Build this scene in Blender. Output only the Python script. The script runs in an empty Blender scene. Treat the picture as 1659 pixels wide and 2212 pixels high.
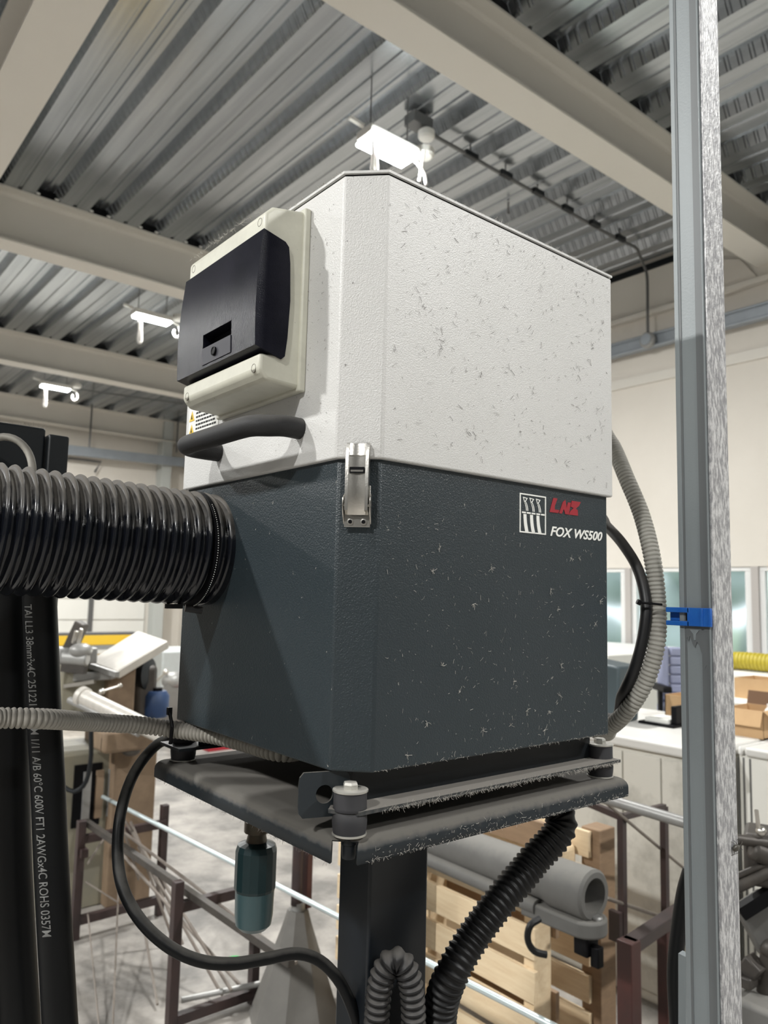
import bpy, math, random
from mathutils import Vector, Matrix
random.seed(7)
R = math.radians
V = Vector

# ------------------------------------------------------------------ camera
CAM = V((-0.47677, -0.63448, 1.78378))
YAW, PITCH, ROLL, FPX = 0.88708, 0.107531, 0.0240986, 1650.74
W0, H0 = 1659.0, 2212.0
_f = V((math.cos(PITCH)*math.cos(YAW), math.cos(PITCH)*math.sin(YAW), math.sin(PITCH)))
_r = V((math.sin(YAW), -math.cos(YAW), 0)); _u = _r.cross(_f)
_c, _s = math.cos(ROLL), math.sin(ROLL)
CR = _c*_r + _s*_u; CU = -_s*_r + _c*_u; CF = _f
scene = bpy.context.scene
cd = bpy.data.cameras.new('camera'); cam = bpy.data.objects.new('camera', cd)
scene.collection.objects.link(cam); scene.camera = cam
m = Matrix((CR, CU, -CF)).transposed().to_4x4(); m.translation = CAM
cam.matrix_world = m
cd.sensor_fit = 'VERTICAL'; cd.sensor_height = 36.0; cd.lens = FPX/H0*36.0
cd.clip_start = 0.02; cd.clip_end = 200
cd.dof.use_dof = True; cd.dof.focus_distance = 0.88; cd.dof.aperture_fstop = 8.5

# ------------------------------------------------------------------ world, light, exposure
wd = bpy.data.worlds.new('world'); scene.world = wd; wd.use_nodes = True
nt = wd.node_tree; bg = nt.nodes['Background']
sky = nt.nodes.new('ShaderNodeTexSky'); sky.sky_type = 'HOSEK_WILKIE'; sky.turbidity = 8
sky.sun_direction = (-0.5, -0.3, 0.8)
mixw = nt.nodes.new('ShaderNodeMixRGB'); mixw.inputs[0].default_value = 0.75
mixw.inputs[2].default_value = (0.85, 0.95, 1.0, 1)
nt.links.new(sky.outputs[0], mixw.inputs[1]); nt.links.new(mixw.outputs[0], bg.inputs[0])
bg.inputs[1].default_value = 1.7
scene.view_settings.view_transform = 'Standard'; scene.view_settings.look = 'None'
scene.view_settings.gamma = 1.0; scene.view_settings.use_curve_mapping = False
scene.view_settings.exposure = 0.62
LAMP_W = 205.0
LAMP_COL = (1.0, 0.995, 0.97)
LAMPS = [(3.33, 4.09), (3.47, 9.42), (3.58, 14.25), (3.33, -3.5), (-4.6, -1.6), (-4.6, 3.0), (-4.6, 9.2), (-4.6, 14.2), (-1.4, -5.6)]  # last lamp is unseen, added behind the camera for lighting
LAMP_Z = 5.5
LAMP_K = [1.0, 1.0, 1.2, 1.15, 1.15, 1.8, .8, .8, .5]

# ------------------------------------------------------------------ helpers
def ray(x, y): return CF + CR*((x-W0/2)/FPX) - CU*((y-H0/2)/FPX)
def at(x, y, d): return CAM + ray(x, y)*d
def pl(x, y, ax, v):
    r = ray(x, y); return CAM + r*((v-CAM[ax])/r[ax])

def tag(o, label=None, cat=None, group=None, kind=None):
    if label: o['label'] = label
    if cat: o['category'] = cat
    if group: o['group'] = group
    if kind: o['kind'] = kind
    return o

ORIG = {}
def thing(name, label, cat, loc, group=None):
    o = bpy.data.objects.new(name, None); scene.collection.objects.link(o)
    o.empty_display_size = 0.05; o.location = V(loc); ORIG[o] = V(loc)
    return tag(o, label, cat, group)

def frames(path, closed=False):
    n = len(path); T = []
    for i in range(n):
        a = path[max(i-1, 0)]; b = path[min(i+1, n-1)]
        T.append((b-a).normalized())
    up = V((0, 0, 1)) if abs(T[0].z) < 0.9 else V((0, 1, 0))
    N = [(up - T[0]*up.dot(T[0])).normalized()]
    for i in range(1, n):
        q = N[-1] - T[i]*N[-1].dot(T[i]); N.append(q.normalized())
    return T, N, [T[i].cross(N[i]) for i in range(n)]

def smooth_path(pts, step):
    pts = [V(p) for p in pts]
    P = [pts[0]*2-pts[1]] + pts + [pts[-1]*2-pts[-2]]
    dense = []
    for i in range(1, len(P)-2):
        a, b, c, d = P[i-1:i+3]
        for k in range(24):
            t = k/24
            dense.append(0.5*((2*b)+(c-a)*t+(2*a-5*b+4*c-d)*t*t+(3*b-a-3*c+d)*t**3))
    dense.append(P[-2])
    out = [dense[0]]; acc = 0
    for i in range(1, len(dense)):
        seg = (dense[i]-dense[i-1]); L = seg.length; p = dense[i-1]
        while acc + L >= step and L > 0:
            k = (step-acc)/L; p = p + (dense[i]-p)*k; out.append(p.copy()); L = (dense[i]-p).length; acc = 0
        acc += L
    return out

class MB:
    def __init__(s): s.v = []; s.f = []; s.mi = []; s.cur = 0
    def add(s, vs, fs):
        b = len(s.v); s.v += [V(p) for p in vs]; s.f += [tuple(b+i for i in f) for f in fs]; s.mi += [s.cur]*len(fs); return s
    def box(s, c, d, rot=None):
        c = V(c); h = V(d)/2
        vs = [V((x*h.x, y*h.y, z*h.z)) for x in (-1, 1) for y in (-1, 1) for z in (-1, 1)]
        if rot is not None: vs = [rot @ p for p in vs]
        return s.add([p+c for p in vs], [(0, 1, 3, 2), (4, 6, 7, 5), (0, 4, 5, 1), (2, 3, 7, 6), (0, 2, 6, 4), (1, 5, 7, 3)])
    def bb(s, x0, x1, y0, y1, z0, z1):
        return s.box(((x0+x1)/2, (y0+y1)/2, (z0+z1)/2), (abs(x1-x0), abs(y1-y0), abs(z1-z0)))
    def bar(s, a, b, w, h, up=None):
        a = V(a); b = V(b); t = (b-a); L = t.length; t.normalize()
        up = V(up) if up is not None else (V((0, 0, 1)) if abs(t.z) < .95 else V((0, 1, 0)))
        n = (up-t*up.dot(t)).normalized(); bi = t.cross(n)
        return s.box((a+b)/2, (L, w, h), Matrix((t, bi, n)).transposed())
    def prism(s, pts, axis, a, b):
        # pts 2D; axis extrusion axis index
        def mk(p, q):
            l = [p[0], p[1]]; l.insert(axis, q); return V(l)
        n = len(pts)
        return s.add([mk(p, a) for p in pts]+[mk(p, b) for p in pts],
                     [tuple(range(n)), tuple(range(2*n-1, n-1, -1))]+[(i, (i+1) % n, n+(i+1) % n, n+i) for i in range(n)])
    def ext(s, pts3, d):
        pts3 = [V(p) for p in pts3]; d = V(d); n = len(pts3)
        return s.add(pts3+[p+d for p in pts3], [tuple(range(n)), tuple(range(2*n-1, n-1, -1))]+[(i, (i+1) % n, n+(i+1) % n, n+i) for i in range(n)])
    def tube(s, path, r, n=12, caps=True, phase=None):
        path = [V(p) for p in path]; T, N, B = frames(path)
        vs = []; acc = 0
        for i, p in enumerate(path):
            if i: acc += (path[i]-path[i-1]).length
            for k in range(n):
                a = 2*math.pi*k/n
                rr = r(acc, a) if callable(r) else (r[i] if isinstance(r, (list, tuple)) else r)
                vs.append(p+(N[i]*math.cos(a)+B[i]*math.sin(a))*rr)
        fs = [(i*n+k, i*n+(k+1) % n, (i+1)*n+(k+1) % n, (i+1)*n+k) for i in range(len(path)-1) for k in range(n)]
        if caps: fs += [tuple(range(n-1, -1, -1)), tuple((len(path)-1)*n+k for k in range(n))]
        return s.add(vs, fs)
    def cyl(s, a, b, r, r2=None, n=24):
        return s.tube([a, b], [r, r if r2 is None else r2], n)
    def lathe(s, o, axis, prof, n=32):
        # prof list of (r, h) along axis
        o = V(o); axis = V(axis).normalized()
        up = V((0, 0, 1)) if abs(axis.z) < .9 else V((1, 0, 0))
        N = (up-axis*up.dot(axis)).normalized(); B = axis.cross(N); vs = []
        for (r, h) in prof:
            for k in range(n):
                a = 2*math.pi*k/n; vs.append(o+axis*h+(N*math.cos(a)+B*math.sin(a))*r)
        fs = [(i*n+k, i*n+(k+1) % n, (i+1)*n+(k+1) % n, (i+1)*n+k) for i in range(len(prof)-1) for k in range(n)]
        fs += [tuple(range(n-1, -1, -1)), tuple((len(prof)-1)*n+k for k in range(n))]
        return s.add(vs, fs)
    def sphere(s, c, r, sc=(1, 1, 1), n=16):
        c = V(c); prof = []
        vs = []; fs = []
        m_ = n//2
        for i in range(m_+1):
            t = math.pi*i/m_
            for k in range(n):
                a = 2*math.pi*k/n
                vs.append(c+V((math.sin(t)*math.cos(a)*r*sc[0], math.sin(t)*math.sin(a)*r*sc[1], math.cos(t)*r*sc[2])))
        for i in range(m_):
            for k in range(n):
                fs.append((i*n+k, (i+1)*n+k, (i+1)*n+(k+1) % n, i*n+(k+1) % n))
        return s.add(vs, fs)
    def build(s, name, mat, parent=None, smooth=False, bevel=0, seg=2, label=None, cat=None, group=None, kind=None, ang=35, weld=False):
        root = parent
        while root is not None and root.parent is not None: root = root.parent
        if root is not None: o0 = ORIG[root]
        else:
            xs = [p.x for p in s.v]; ys = [p.y for p in s.v]; zs = [p.z for p in s.v]
            o0 = V(((min(xs)+max(xs))/2, (min(ys)+max(ys))/2, min(zs)))
        me = bpy.data.meshes.new(name)
        me.from_pydata([tuple(p-o0) for p in s.v], [], s.f)
        me.validate()
        import bmesh
        bm = bmesh.new(); bm.from_mesh(me)
        if weld: bmesh.ops.remove_doubles(bm, verts=bm.verts[:], dist=1e-5)
        bmesh.ops.recalc_face_normals(bm, faces=bm.faces[:]); bm.to_mesh(me); bm.free()
        mats = mat if isinstance(mat, (list, tuple)) else [mat]
        for q in mats: me.materials.append(q)
        if len(mats) > 1 and len(me.polygons) == len(s.mi):
            for p, i in zip(me.polygons, s.mi): p.material_index = i
        o = bpy.data.objects.new(name, me); scene.collection.objects.link(o)
        if parent is None: o.location = o0; ORIG[o] = o0
        else: o.parent = parent
        if bevel:
            b = o.modifiers.new('bevel', 'BEVEL'); b.width = bevel; b.segments = seg; b.limit_method = 'ANGLE'; b.angle_limit = R(40)
            b.harden_normals = False
        if smooth or bevel:
            for p in me.polygons: p.use_smooth = True
            me.set_sharp_from_angle(angle=R(ang))
        return tag(o, label, cat, group, kind)

# ------------------------------------------------------------------ materials
def mat(name, col, rough=0.5, metal=0.0, col2=None, nscale=8.0, namt=0.5, bump=0.0, bscale=60.0, dust=0.0, dcol=(0.23, 0.21, 0.185),
        dthr=0.35, speck=None, sscale=90.0, sthr=0.08, stretch=None, spec=0.5, coat=0.0, emis=None, contrast=(0.35, 0.65), dscale=40.0):
    mt = bpy.data.materials.new(name); mt.use_nodes = True
    N = mt.node_tree.nodes; L = mt.node_tree.links; b = N['Principled BSDF']
    b.inputs['Base Color'].default_value = (*col, 1); b.inputs['Roughness'].default_value = rough; b.inputs['Metallic'].default_value = metal
    b.inputs['Specular IOR Level'].default_value = spec; b.inputs['Coat Weight'].default_value = coat
    if emis: b.inputs['Emission Color'].default_value = (*emis[0], 1); b.inputs['Emission Strength'].default_value = emis[1]
    tc = N.new('ShaderNodeTexCoord'); co = tc.outputs['Object']
    if stretch:
        mp = N.new('ShaderNodeMapping'); mp.inputs['Scale'].default_value = stretch; L.new(co, mp.inputs[0]); co2 = mp.outputs[0]
    else: co2 = co
    cur = None
    def mix(fac, a, c2):
        mx = N.new('ShaderNodeMix'); mx.data_type = 'RGBA'
        if hasattr(fac, 'links') or hasattr(fac, 'node'): L.new(fac, mx.inputs[0])
        else: mx.inputs[0].default_value = fac
        if isinstance(a, tuple): mx.inputs[6].default_value = (*a, 1)
        else: L.new(a, mx.inputs[6])
        mx.inputs[7].default_value = (*c2, 1)
        return mx.outputs[2]
    cur = col
    if col2:
        nz = N.new('ShaderNodeTexNoise'); nz.inputs['Scale'].default_value = nscale; nz.inputs['Detail'].default_value = 6; nz.inputs['Roughness'].default_value = 0.65
        L.new(co2, nz.inputs[0])
        mr = N.new('ShaderNodeMapRange'); mr.inputs[1].default_value = contrast[0]; mr.inputs[2].default_value = contrast[1]; mr.inputs[4].default_value = namt
        L.new(nz.outputs[0], mr.inputs[0]); cur = mix(mr.outputs[0], cur, col2)
    if speck:
        vo = N.new('ShaderNodeTexVoronoi'); vo.inputs['Scale'].default_value = sscale
        nz2 = N.new('ShaderNodeTexNoise'); nz2.inputs['Scale'].default_value = sscale*2.5; L.new(co, nz2.inputs[0])
        av = N.new('ShaderNodeVectorMath'); av.operation = 'SCALE'; av.inputs[3].default_value = 0.012; L.new(nz2.outputs[1], av.inputs[0])
        ad = N.new('ShaderNodeVectorMath'); L.new(co, ad.inputs[0]); L.new(av.outputs[0], ad.inputs[1]); L.new(ad.outputs[0], vo.inputs[0])
        mr = N.new('ShaderNodeMapRange'); mr.inputs[1].default_value = sthr; mr.inputs[2].default_value = sthr*0.6; L.new(vo.outputs[0], mr.inputs[0])
        sc = N.new('ShaderNodeSeparateColor'); L.new(vo.outputs[1], sc.inputs[0])
        gt = N.new('ShaderNodeMath'); gt.operation = 'GREATER_THAN'; gt.inputs[1].default_value = 0.6; L.new(sc.outputs[0], gt.inputs[0])
        mu = N.new('ShaderNodeMath'); mu.operation = 'MULTIPLY'; L.new(mr.outputs[0], mu.inputs[0]); L.new(gt.outputs[0], mu.inputs[1])
        mu2 = N.new('ShaderNodeMath'); mu2.operation = 'MULTIPLY'; mu2.inputs[1].default_value = 0.7; L.new(mu.outputs[0], mu2.inputs[0])
        cur = mix(mu2.outputs[0], cur, speck)
    if dust > 0:
        ge = N.new('ShaderNodeNewGeometry'); sp = N.new('ShaderNodeSeparateXYZ'); L.new(ge.outputs['Normal'], sp.inputs[0])
        nz = N.new('ShaderNodeTexNoise'); nz.inputs['Scale'].default_value = dscale; nz.inputs['Detail'].default_value = 5; L.new(co, nz.inputs[0])
        a = N.new('ShaderNodeMath'); a.operation = 'MULTIPLY_ADD'; a.inputs[1].default_value = 0.6; L.new(nz.outputs[0], a.inputs[0]); L.new(sp.outputs[2], a.inputs[2])
        mr = N.new('ShaderNodeMapRange'); mr.inputs[1].default_value = dthr+0.3-0.15; mr.inputs[2].default_value = dthr+0.3+0.35; mr.inputs[4].default_value = dust
        L.new(a.outputs[0], mr.inputs[0]); cur = mix(mr.outputs[0], cur, dcol)
        mr2 = N.new('ShaderNodeMapRange'); mr2.inputs[3].default_value = rough; mr2.inputs[4].default_value = 0.95; L.new(mr.outputs[0], mr2.inputs[0]); L.new(mr2.outputs[0], b.inputs['Roughness'])
        if metal: 
            mr3 = N.new('ShaderNodeMapRange'); mr3.inputs[3].default_value = metal; mr3.inputs[4].default_value = 0; L.new(mr.outputs[0], mr3.inputs[0]); L.new(mr3.outputs[0], b.inputs['Metallic'])
    if not isinstance(cur, tuple): L.new(cur, b.inputs['Base Color'])
    if bump:
        nz = N.new('ShaderNodeTexNoise'); nz.inputs['Scale'].default_value = bscale; nz.inputs['Detail'].default_value = 2; L.new(co, nz.inputs[0])
        bp = N.new('ShaderNodeBump'); bp.inputs['Strength'].default_value = 1.0; bp.inputs['Distance'].default_value = bump
        L.new(nz.outputs[0], bp.inputs['Height']); L.new(bp.outputs[0], b.inputs['Normal'])
    return mt

M = {}
M['lid'] = mat('white_textured_paint', (0.61, 0.605, 0.59), 0.42, bump=0.0005, bscale=620, col2=(0.54, 0.535, 0.515), nscale=5, speck=(0.14, 0.13, 0.12), sscale=70, sthr=0.10)
M['body'] = mat('charcoal_textured_paint', (0.018, 0.027, 0.032), 0.40, bump=0.0006, bscale=560, col2=(0.025, 0.034, 0.040), nscale=6, speck=(0.35, 0.34, 0.31), sscale=60, sthr=0.07)
M['cream'] = mat('cream_plastic', (0.60, 0.59, 0.50), 0.45, col2=(0.42, 0.41, 0.35), nscale=18, namt=0.5, speck=(0.12, 0.11, 0.09), sscale=80, sthr=0.09)
M['tint'] = mat('smoked_plastic', (0.007, 0.0075, 0.012), 0.20, spec=.09, col2=(0.018, 0.018, 0.026), nscale=14, namt=0.7, bump=0.0002, bscale=900)
M['black'] = mat('black_plastic', (0.003, 0.003, 0.004), 0.5, spec=.15)
M['lock'] = mat('grey_lock_plate', (0.045, 0.045, 0.055), 0.5, spec=.3, col2=(0.07, 0.07, 0.08))
M['rubber'] = mat('black_rubber', (0.006, 0.006, 0.007), 0.45, dust=0.6, dthr=0.5, dcol=(.12, .11, .10))
M['hoseblk'] = mat('black_hose_plastic', (0.004, 0.004, 0.0045), 0.5, spec=.35)
M['mountrubber'] = mat('mount_rubber', (0.020, 0.020, 0.024), 0.6, dust=0.3, dthr=0.0, dcol=(0.07, 0.068, 0.065))
M['grip'] = mat('handle_foam', (0.014, 0.014, 0.015), 0.65, dust=0.8, dthr=0.3, dcol=(0.085, 0.082, 0.078), bump=0.0002, bscale=700)
M['duct'] = mat('black_duct_plastic', (0.005, 0.006, 0.009), 0.16, dust=1.0, dthr=0.34, dcol=(0.12, 0.11, 0.097), dscale=60)
M['conduit'] = mat('grey_conduit', (0.30, 0.285, 0.25), 0.6, dust=0.8, dthr=0.2, dcol=(0.13, 0.12, 0.105))
M['conduitR'] = mat('dusty_grey_conduit', (0.42, 0.41, 0.37), 0.6, col2=(0.25, 0.24, 0.21), nscale=30, dust=0.8, dthr=0.35, dcol=(0.25, 0.235, 0.21))
M['cableblk'] = mat('black_cable', (0.004, 0.0045, 0.005), 0.45, spec=.22, dust=0.7, dthr=0.5, dcol=(.12, .115, .105))
M['steel'] = mat('stainless', (0.62, 0.60, 0.56), 0.28, 1.0, bump=0.0001, bscale=500)
M['zinc'] = mat('zinc', (0.55, 0.54, 0.50), 0.4, 0.8, dust=0.4)
M['frame'] = mat('black_painted_steel', (0.006, 0.008, 0.010), 0.45, spec=.35)
M['tray'] = mat('dusty_black_tray', (0.014, 0.019, 0.023), 0.45, dust=1.0, dthr=0.25, dcol=(0.12, 0.112, 0.10), dscale=90)
M['flange'] = mat('dusty_flange', (0.020, 0.024, 0.026), 0.6, dust=1.0, dthr=0.1, dcol=(0.21, 0.195, 0.175), dscale=120)
M['column'] = mat('charcoal_column_paint', (0.009, 0.012, 0.016), 0.38)
M['fluffw'] = mat('pale_fluff', (0.42, 0.40, 0.36), 0.9)
M['fluffd'] = mat('dark_fluff', (0.16, 0.15, 0.14), 0.9)
M['screw'] = mat('screw_recess', (.16, .15, .12), .6)
M['white'] = mat('white_print', (0.80, 0.80, 0.76), 0.5)
M['red'] = mat('red_print', (0.30, 0.012, 0.022), 0.5)
M['yellow'] = mat('yellow_print', (0.75, 0.50, 0.03), 0.5)
M['printgrey'] = mat('cable_print', (0.36, 0.36, 0.35), 0.6)
M['blue'] = mat('blue_plastic', (0.012, 0.10, 0.42), 0.35, col2=(0.03, 0.16, 0.5), nscale=40)
M['postgrey'] = mat('grey_painted_channel', (0.235, 0.262, 0.272), 0.45, col2=(0.175, 0.195, 0.205), nscale=5, stretch=(1, 1, 0.12), bump=0.0002, bscale=300)
M['postdark'] = mat('grey_channel_groove', (0.14, 0.15, 0.155), 0.5, col2=(0.10, 0.11, 0.115), nscale=6, stretch=(1, 1, 0.2))
M['galv'] = mat('galvanised_mottled', (0.27, 0.27, 0.28), 0.45, 0.2, col2=(0.66, 0.66, 0.66), nscale=210, stretch=(1, 1, 0.30), bump=0.0008, bscale=220, contrast=(0.44, 0.60), namt=0.85)
M['beam'] = mat('cream_beam_paint', (0.66, 0.63, 0.575), 0.5, col2=(0.63, 0.60, 0.545), nscale=1.5)
M['wall'] = mat('cream_wall', (0.68, 0.64, 0.58), 0.7, col2=(0.62, 0.58, 0.52), nscale=0.8, namt=0.6)
M['walldark'] = mat('dark_grey_wall', (0.16, 0.16, 0.155), 0.7)  # for the unseen walls, coloured dark to cut the fill light
M['wallwhite'] = mat('white_wall_panel', (0.80, 0.79, 0.74), 0.6, col2=(0.74, 0.73, 0.68), nscale=1.2)
M['floor'] = mat('worn_concrete', (0.15, 0.142, 0.132), 0.5, col2=(0.37, 0.345, 0.315), nscale=3.2, namt=1.0, contrast=(0.36, 0.66), bump=0.002, bscale=20)
M['pipeblue'] = mat('blue_grey_tray', (0.28, 0.31, 0.34), 0.4, 0.3, col2=(0.36, 0.39, 0.43), nscale=4)
M['emt'] = mat('grey_pipe', (0.14, 0.14, 0.14), 0.45, 0.5)
M['whitepl'] = mat('white_plastic', (0.75, 0.74, 0.70), 0.4)
M['greymetal'] = mat('grey_metal', (0.33, 0.33, 0.32), 0.45, 0.4, col2=(0.22, 0.21, 0.20), nscale=12)
M['castgrey'] = mat('grey_cast_paint', (0.13, 0.128, 0.122), 0.6, col2=(0.09, 0.087, 0.082), nscale=8, dust=0.6, dthr=0.5, dcol=(0.22, 0.21, 0.19))
M['rackbrown'] = mat('brown_painted_steel', (0.032, 0.022, 0.022), 0.5, col2=(0.060, 0.032, 0.028), nscale=9)
M['redbrown'] = mat('red_brown_steel', (0.07, 0.022, 0.018), 0.5, col2=(0.025, 0.018, 0.018), nscale=5)
M['darksteel'] = mat('dark_steel', (0.055, 0.050, 0.046), 0.5, 0.4, col2=(0.11, 0.095, 0.08), nscale=14)
M['brightrod'] = mat('bright_zinc_rod', (0.70, 0.80, 0.82), 0.3, 0.6)
M['rod'] = mat('dull_steel_rod', (0.30, 0.27, 0.24), 0.45, 0.7, col2=(0.16, 0.12, 0.10), nscale=12)
M['cone'] = mat('worn_grey_stand', (0.13, 0.125, 0.115), 0.6, col2=(0.19, 0.18, 0.165), nscale=5)
M['teal'] = mat('teal_bowl', (0.055, 0.105, 0.115), 0.3, col2=(0.075, 0.13, 0.14), nscale=8)
M['tealdark'] = mat('dark_teal_shroud', (0.008, 0.028, 0.032), 0.35)
M['brass'] = mat('dirty_brass', (0.12, 0.085, 0.055), 0.5, 0.5, col2=(0.05, 0.06, 0.05), nscale=40)
M['wood'] = mat('pale_pallet_wood', (0.80, 0.65, 0.44), 0.6, col2=(0.62, 0.44, 0.26), nscale=6, stretch=(6, 1, 12), bump=0.001, bscale=40)
M['wooddark'] = mat('aged_pallet_wood', (0.30, 0.20, 0.12), 0.7, col2=(0.17, 0.11, 0.07), nscale=7, stretch=(2, 1, 6))
M['cabinet'] = mat('stained_cream_cabinet', (0.62, 0.60, 0.54), 0.55, col2=(0.34, 0.33, 0.29), nscale=4.5, contrast=(0.5, 0.75), namt=0.9)
M['counter'] = mat('pale_counter', (0.66, 0.65, 0.62), 0.45)
M['card'] = mat('cardboard', (0.55, 0.36, 0.19), 0.8, col2=(0.46, 0.29, 0.15), nscale=9)
M['cardin'] = mat('dark_cardboard', (0.16, 0.09, 0.05), 0.85)
M['yhose'] = mat('yellow_hose', (0.42, 0.34, 0.03), 0.45)
M['chair'] = mat('lilac_grey_vinyl', (0.25, 0.27, 0.38), 0.55)
M['darkteal'] = mat('dark_slate_plastic', (0.045, 0.065, 0.075), 0.5)
M['ybeam'] = mat('yellow_paint', (0.72, 0.46, 0.03), 0.5)
M['bluebox'] = mat('blue_paint', (0.02, 0.05, 0.13), 0.5)
M['brown'] = mat('stained_brown_stand', (0.24, 0.17, 0.11), 0.65, col2=(0.10, 0.065, 0.04), nscale=6)
M['olive'] = mat('olive_grey_paint', (0.20, 0.19, 0.15), 0.55, col2=(0.28, 0.25, 0.17), nscale=6)
M['sanded'] = mat('brushed_table', (0.62, 0.59, 0.54), 0.4, 0.3, col2=(0.48, 0.46, 0.42), nscale=6, stretch=(1, 8, 1))
M['bug'] = mat('bug_shell', (0.045, 0.040, 0.030), 0.45)
M['leaf'] = mat('haze_paled_leaves', (0.33, 0.39, 0.37), 0.8, col2=(0.60, 0.64, 0.66), nscale=2.2, contrast=(0.4, 0.6))  # leaf colour paled to paint in the overexposed daylight
M['wframe'] = mat('white_window_frame', (0.72, 0.72, 0.71), 0.4)
M['wbrown'] = mat('grey_window_post', (0.42, 0.39, 0.37), 0.5)
M['grass'] = mat('outside_ground', (0.25, 0.32, 0.2), 0.9)
M['lampwhite'] = mat('lamp_diffuser', (0.9, 0.9, 0.9), 0.4, emis=((0.95, 1.0, 0.98), 28.0))
g = bpy.data.materials.new('window_glass'); g.use_nodes = True
b = g.node_tree.nodes['Principled BSDF']; b.inputs['Base Color'].default_value = (0.94, 0.97, 0.97, 1); b.inputs['Roughness'].default_value = 0.5
b.inputs['Transmission Weight'].default_value = 1.0; b.inputs['IOR'].default_value = 1.02
M['glass'] = g

def deck_material(name, slots):
    mt = mat(name, (0.36, 0.385, 0.41), 0.24, 0.9, col2=(0.66, 0.69, 0.72), nscale=1.3, stretch=(6, 0.25, 1))  # lengthwise light and dark streaks paint reflections into the deck colour
    if slots:
        N = mt.node_tree.nodes; L = mt.node_tree.links; b = N['Principled BSDF']
        tc = N.new('ShaderNodeTexCoord'); sp = N.new('ShaderNodeSeparateXYZ'); L.new(tc.outputs['Object'], sp.inputs[0])
        m1 = N.new('ShaderNodeMath'); m1.operation = 'MULTIPLY'; m1.inputs[1].default_value = 1/0.10; L.new(sp.outputs[1], m1.inputs[0])
        m2 = N.new('ShaderNodeMath'); m2.operation = 'FRACT'; L.new(m1.outputs[0], m2.inputs[0])
        m3 = N.new('ShaderNodeMapRange'); m3.interpolation_type = 'SMOOTHSTEP'; m3.inputs[1].default_value = 0.55; m3.inputs[2].default_value = 0.68
        L.new(m2.outputs[0], m3.inputs[0])
        m4 = N.new('ShaderNodeMapRange'); m4.interpolation_type = 'SMOOTHSTEP'; m4.inputs[1].default_value = 0.98; m4.inputs[2].default_value = 0.88
        L.new(m2.outputs[0], m4.inputs[0])
        m5 = N.new('ShaderNodeMath'); m5.operation = 'MULTIPLY'; L.new(m3.outputs[0], m5.inputs[0]); L.new(m4.outputs[0], m5.inputs[1])
        bp = N.new('ShaderNodeBump'); bp.inputs['Distance'].default_value = 0.02; L.new(m5.outputs[0], bp.inputs['Height']); L.new(bp.outputs[0], b.inputs['Normal'])
    return mt
M['deck'] = deck_material('galvanised_deck', False); M['deckweb'] = deck_material('galvanised_deck_web', True)

# ------------------------------------------------------------------ setting
XW, YB, XL, YF, ZC = 8.053, 18.1, -9.0, -8.0, 6.07
def struct(mb, name, mt, label=None, **k): return mb.build(name, mt, kind='structure', label=label, **k)
struct(MB().bb(XL, XW, YF, YB, -0.1, 0), 'floor', M['floor'], 'worn pale grey concrete shop floor', cat='floor')

# corrugated deck ceiling, flutes run along y
mb = MB(); P = 0.58; x = -9.86 + 0.10
prof = [(0, 0, 0), (.09, 0, 0), (.10, .014, 0), (.125, .014, 0), (.135, 0, 0), (.225, 0, 0),
        (.265, 0, 1), (.325, .105, 0), (.375, .105, 0), (.385, .090, 0), (.415, .090, 0), (.425, .105, 0), (.475, .105, 1), (.535, 0, 0)]
pts = []; web = []
while x < XW+0.2:
    for (dx, dz, w) in prof: pts.append((x+dx, ZC+dz)); web.append(w)
    x += P
vs = []; 
for (a, z) in pts: vs += [(a, YF, z), (a, YB, z)]
for i in range(len(pts)-1):
    mb.cur = web[i]
    mb.add([vs[2*i], vs[2*i+1], vs[2*i+3], vs[2*i+2]], [(0, 1, 2, 3)])
mb.cur = 0
mb.bb(XL, XW, YF, YB, ZC+0.12, ZC+0.2)
ce = MB(); ce = mb
me_o = ce.build('ceiling', [M['deck'], M['deckweb']], kind='structure', label='galvanised corrugated steel deck ceiling', cat='ceiling')

struct(MB().bb(XL-.1, XW+.1, YB, YB+.15, 0, ZC+.12), 'wall_back', M['wall'], 'cream back wall beyond the last beam', cat='wall')
struct(MB().bb(XL-.15, XL, YF, YB, 0, ZC+.12), 'wall_left', M['walldark'])
struct(MB().bb(XL-.1, XW+.1, YF-.15, YF, 0, ZC+.12), 'wall_front', M['walldark'])
# right wall with a window band
WZ0, WZ1, WY0, WY1 = 1.12, 2.19, -2.0, 7.0
mb = MB().bb(XW, XW+.2, YF, YB, 0, WZ0).bb(XW, XW+.2, YF, YB, WZ1, ZC+.12).bb(XW, XW+.2, YF, WY0, WZ0, WZ1).bb(XW, XW+.2, WY1, YB, WZ0, WZ1)
struct(mb, 'wall_right', M['wall'], 'cream wall with a band of windows', cat='wall')
# windows: posts at pixel columns found on the wall
posts = [pl(1357, 1300, 0, XW).y, pl(1632, 1300, 0, XW).y]
py = posts[0]-posts[1]
ys = [posts[0]+py, posts[0], posts[1], posts[1]-py, posts[1]-2*py]
for i in range(4):
    a, c = ys[i+1], ys[i]
    fr = MB().bb(XW+.02, XW+.10, a+.04, c-.04, WZ1-.05, WZ1).bb(XW+.02, XW+.10, a+.04, c-.04, WZ0, WZ0+.08)
    fr.bb(XW+.02, XW+.10, a+.04, a+.12, WZ0+.08, WZ1-.05).bb(XW+.02, XW+.10, c-.10, c-.04, WZ0+.08, WZ1-.05)
    w = fr.build('window_%d' % (i+1), M['wframe'], kind='structure', bevel=.005)
    ORIG[w] = w.location.copy()
    MB().bb(XW+.055, XW+.062, a+.12, c-.10, WZ0+.08, WZ1-.05).build('pane', M['glass'], w)
    MB().bb(XW-.01, XW+.12, c-.04, c+.04, WZ0, WZ1).build('window_post', M['wbrown'], w)
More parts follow.
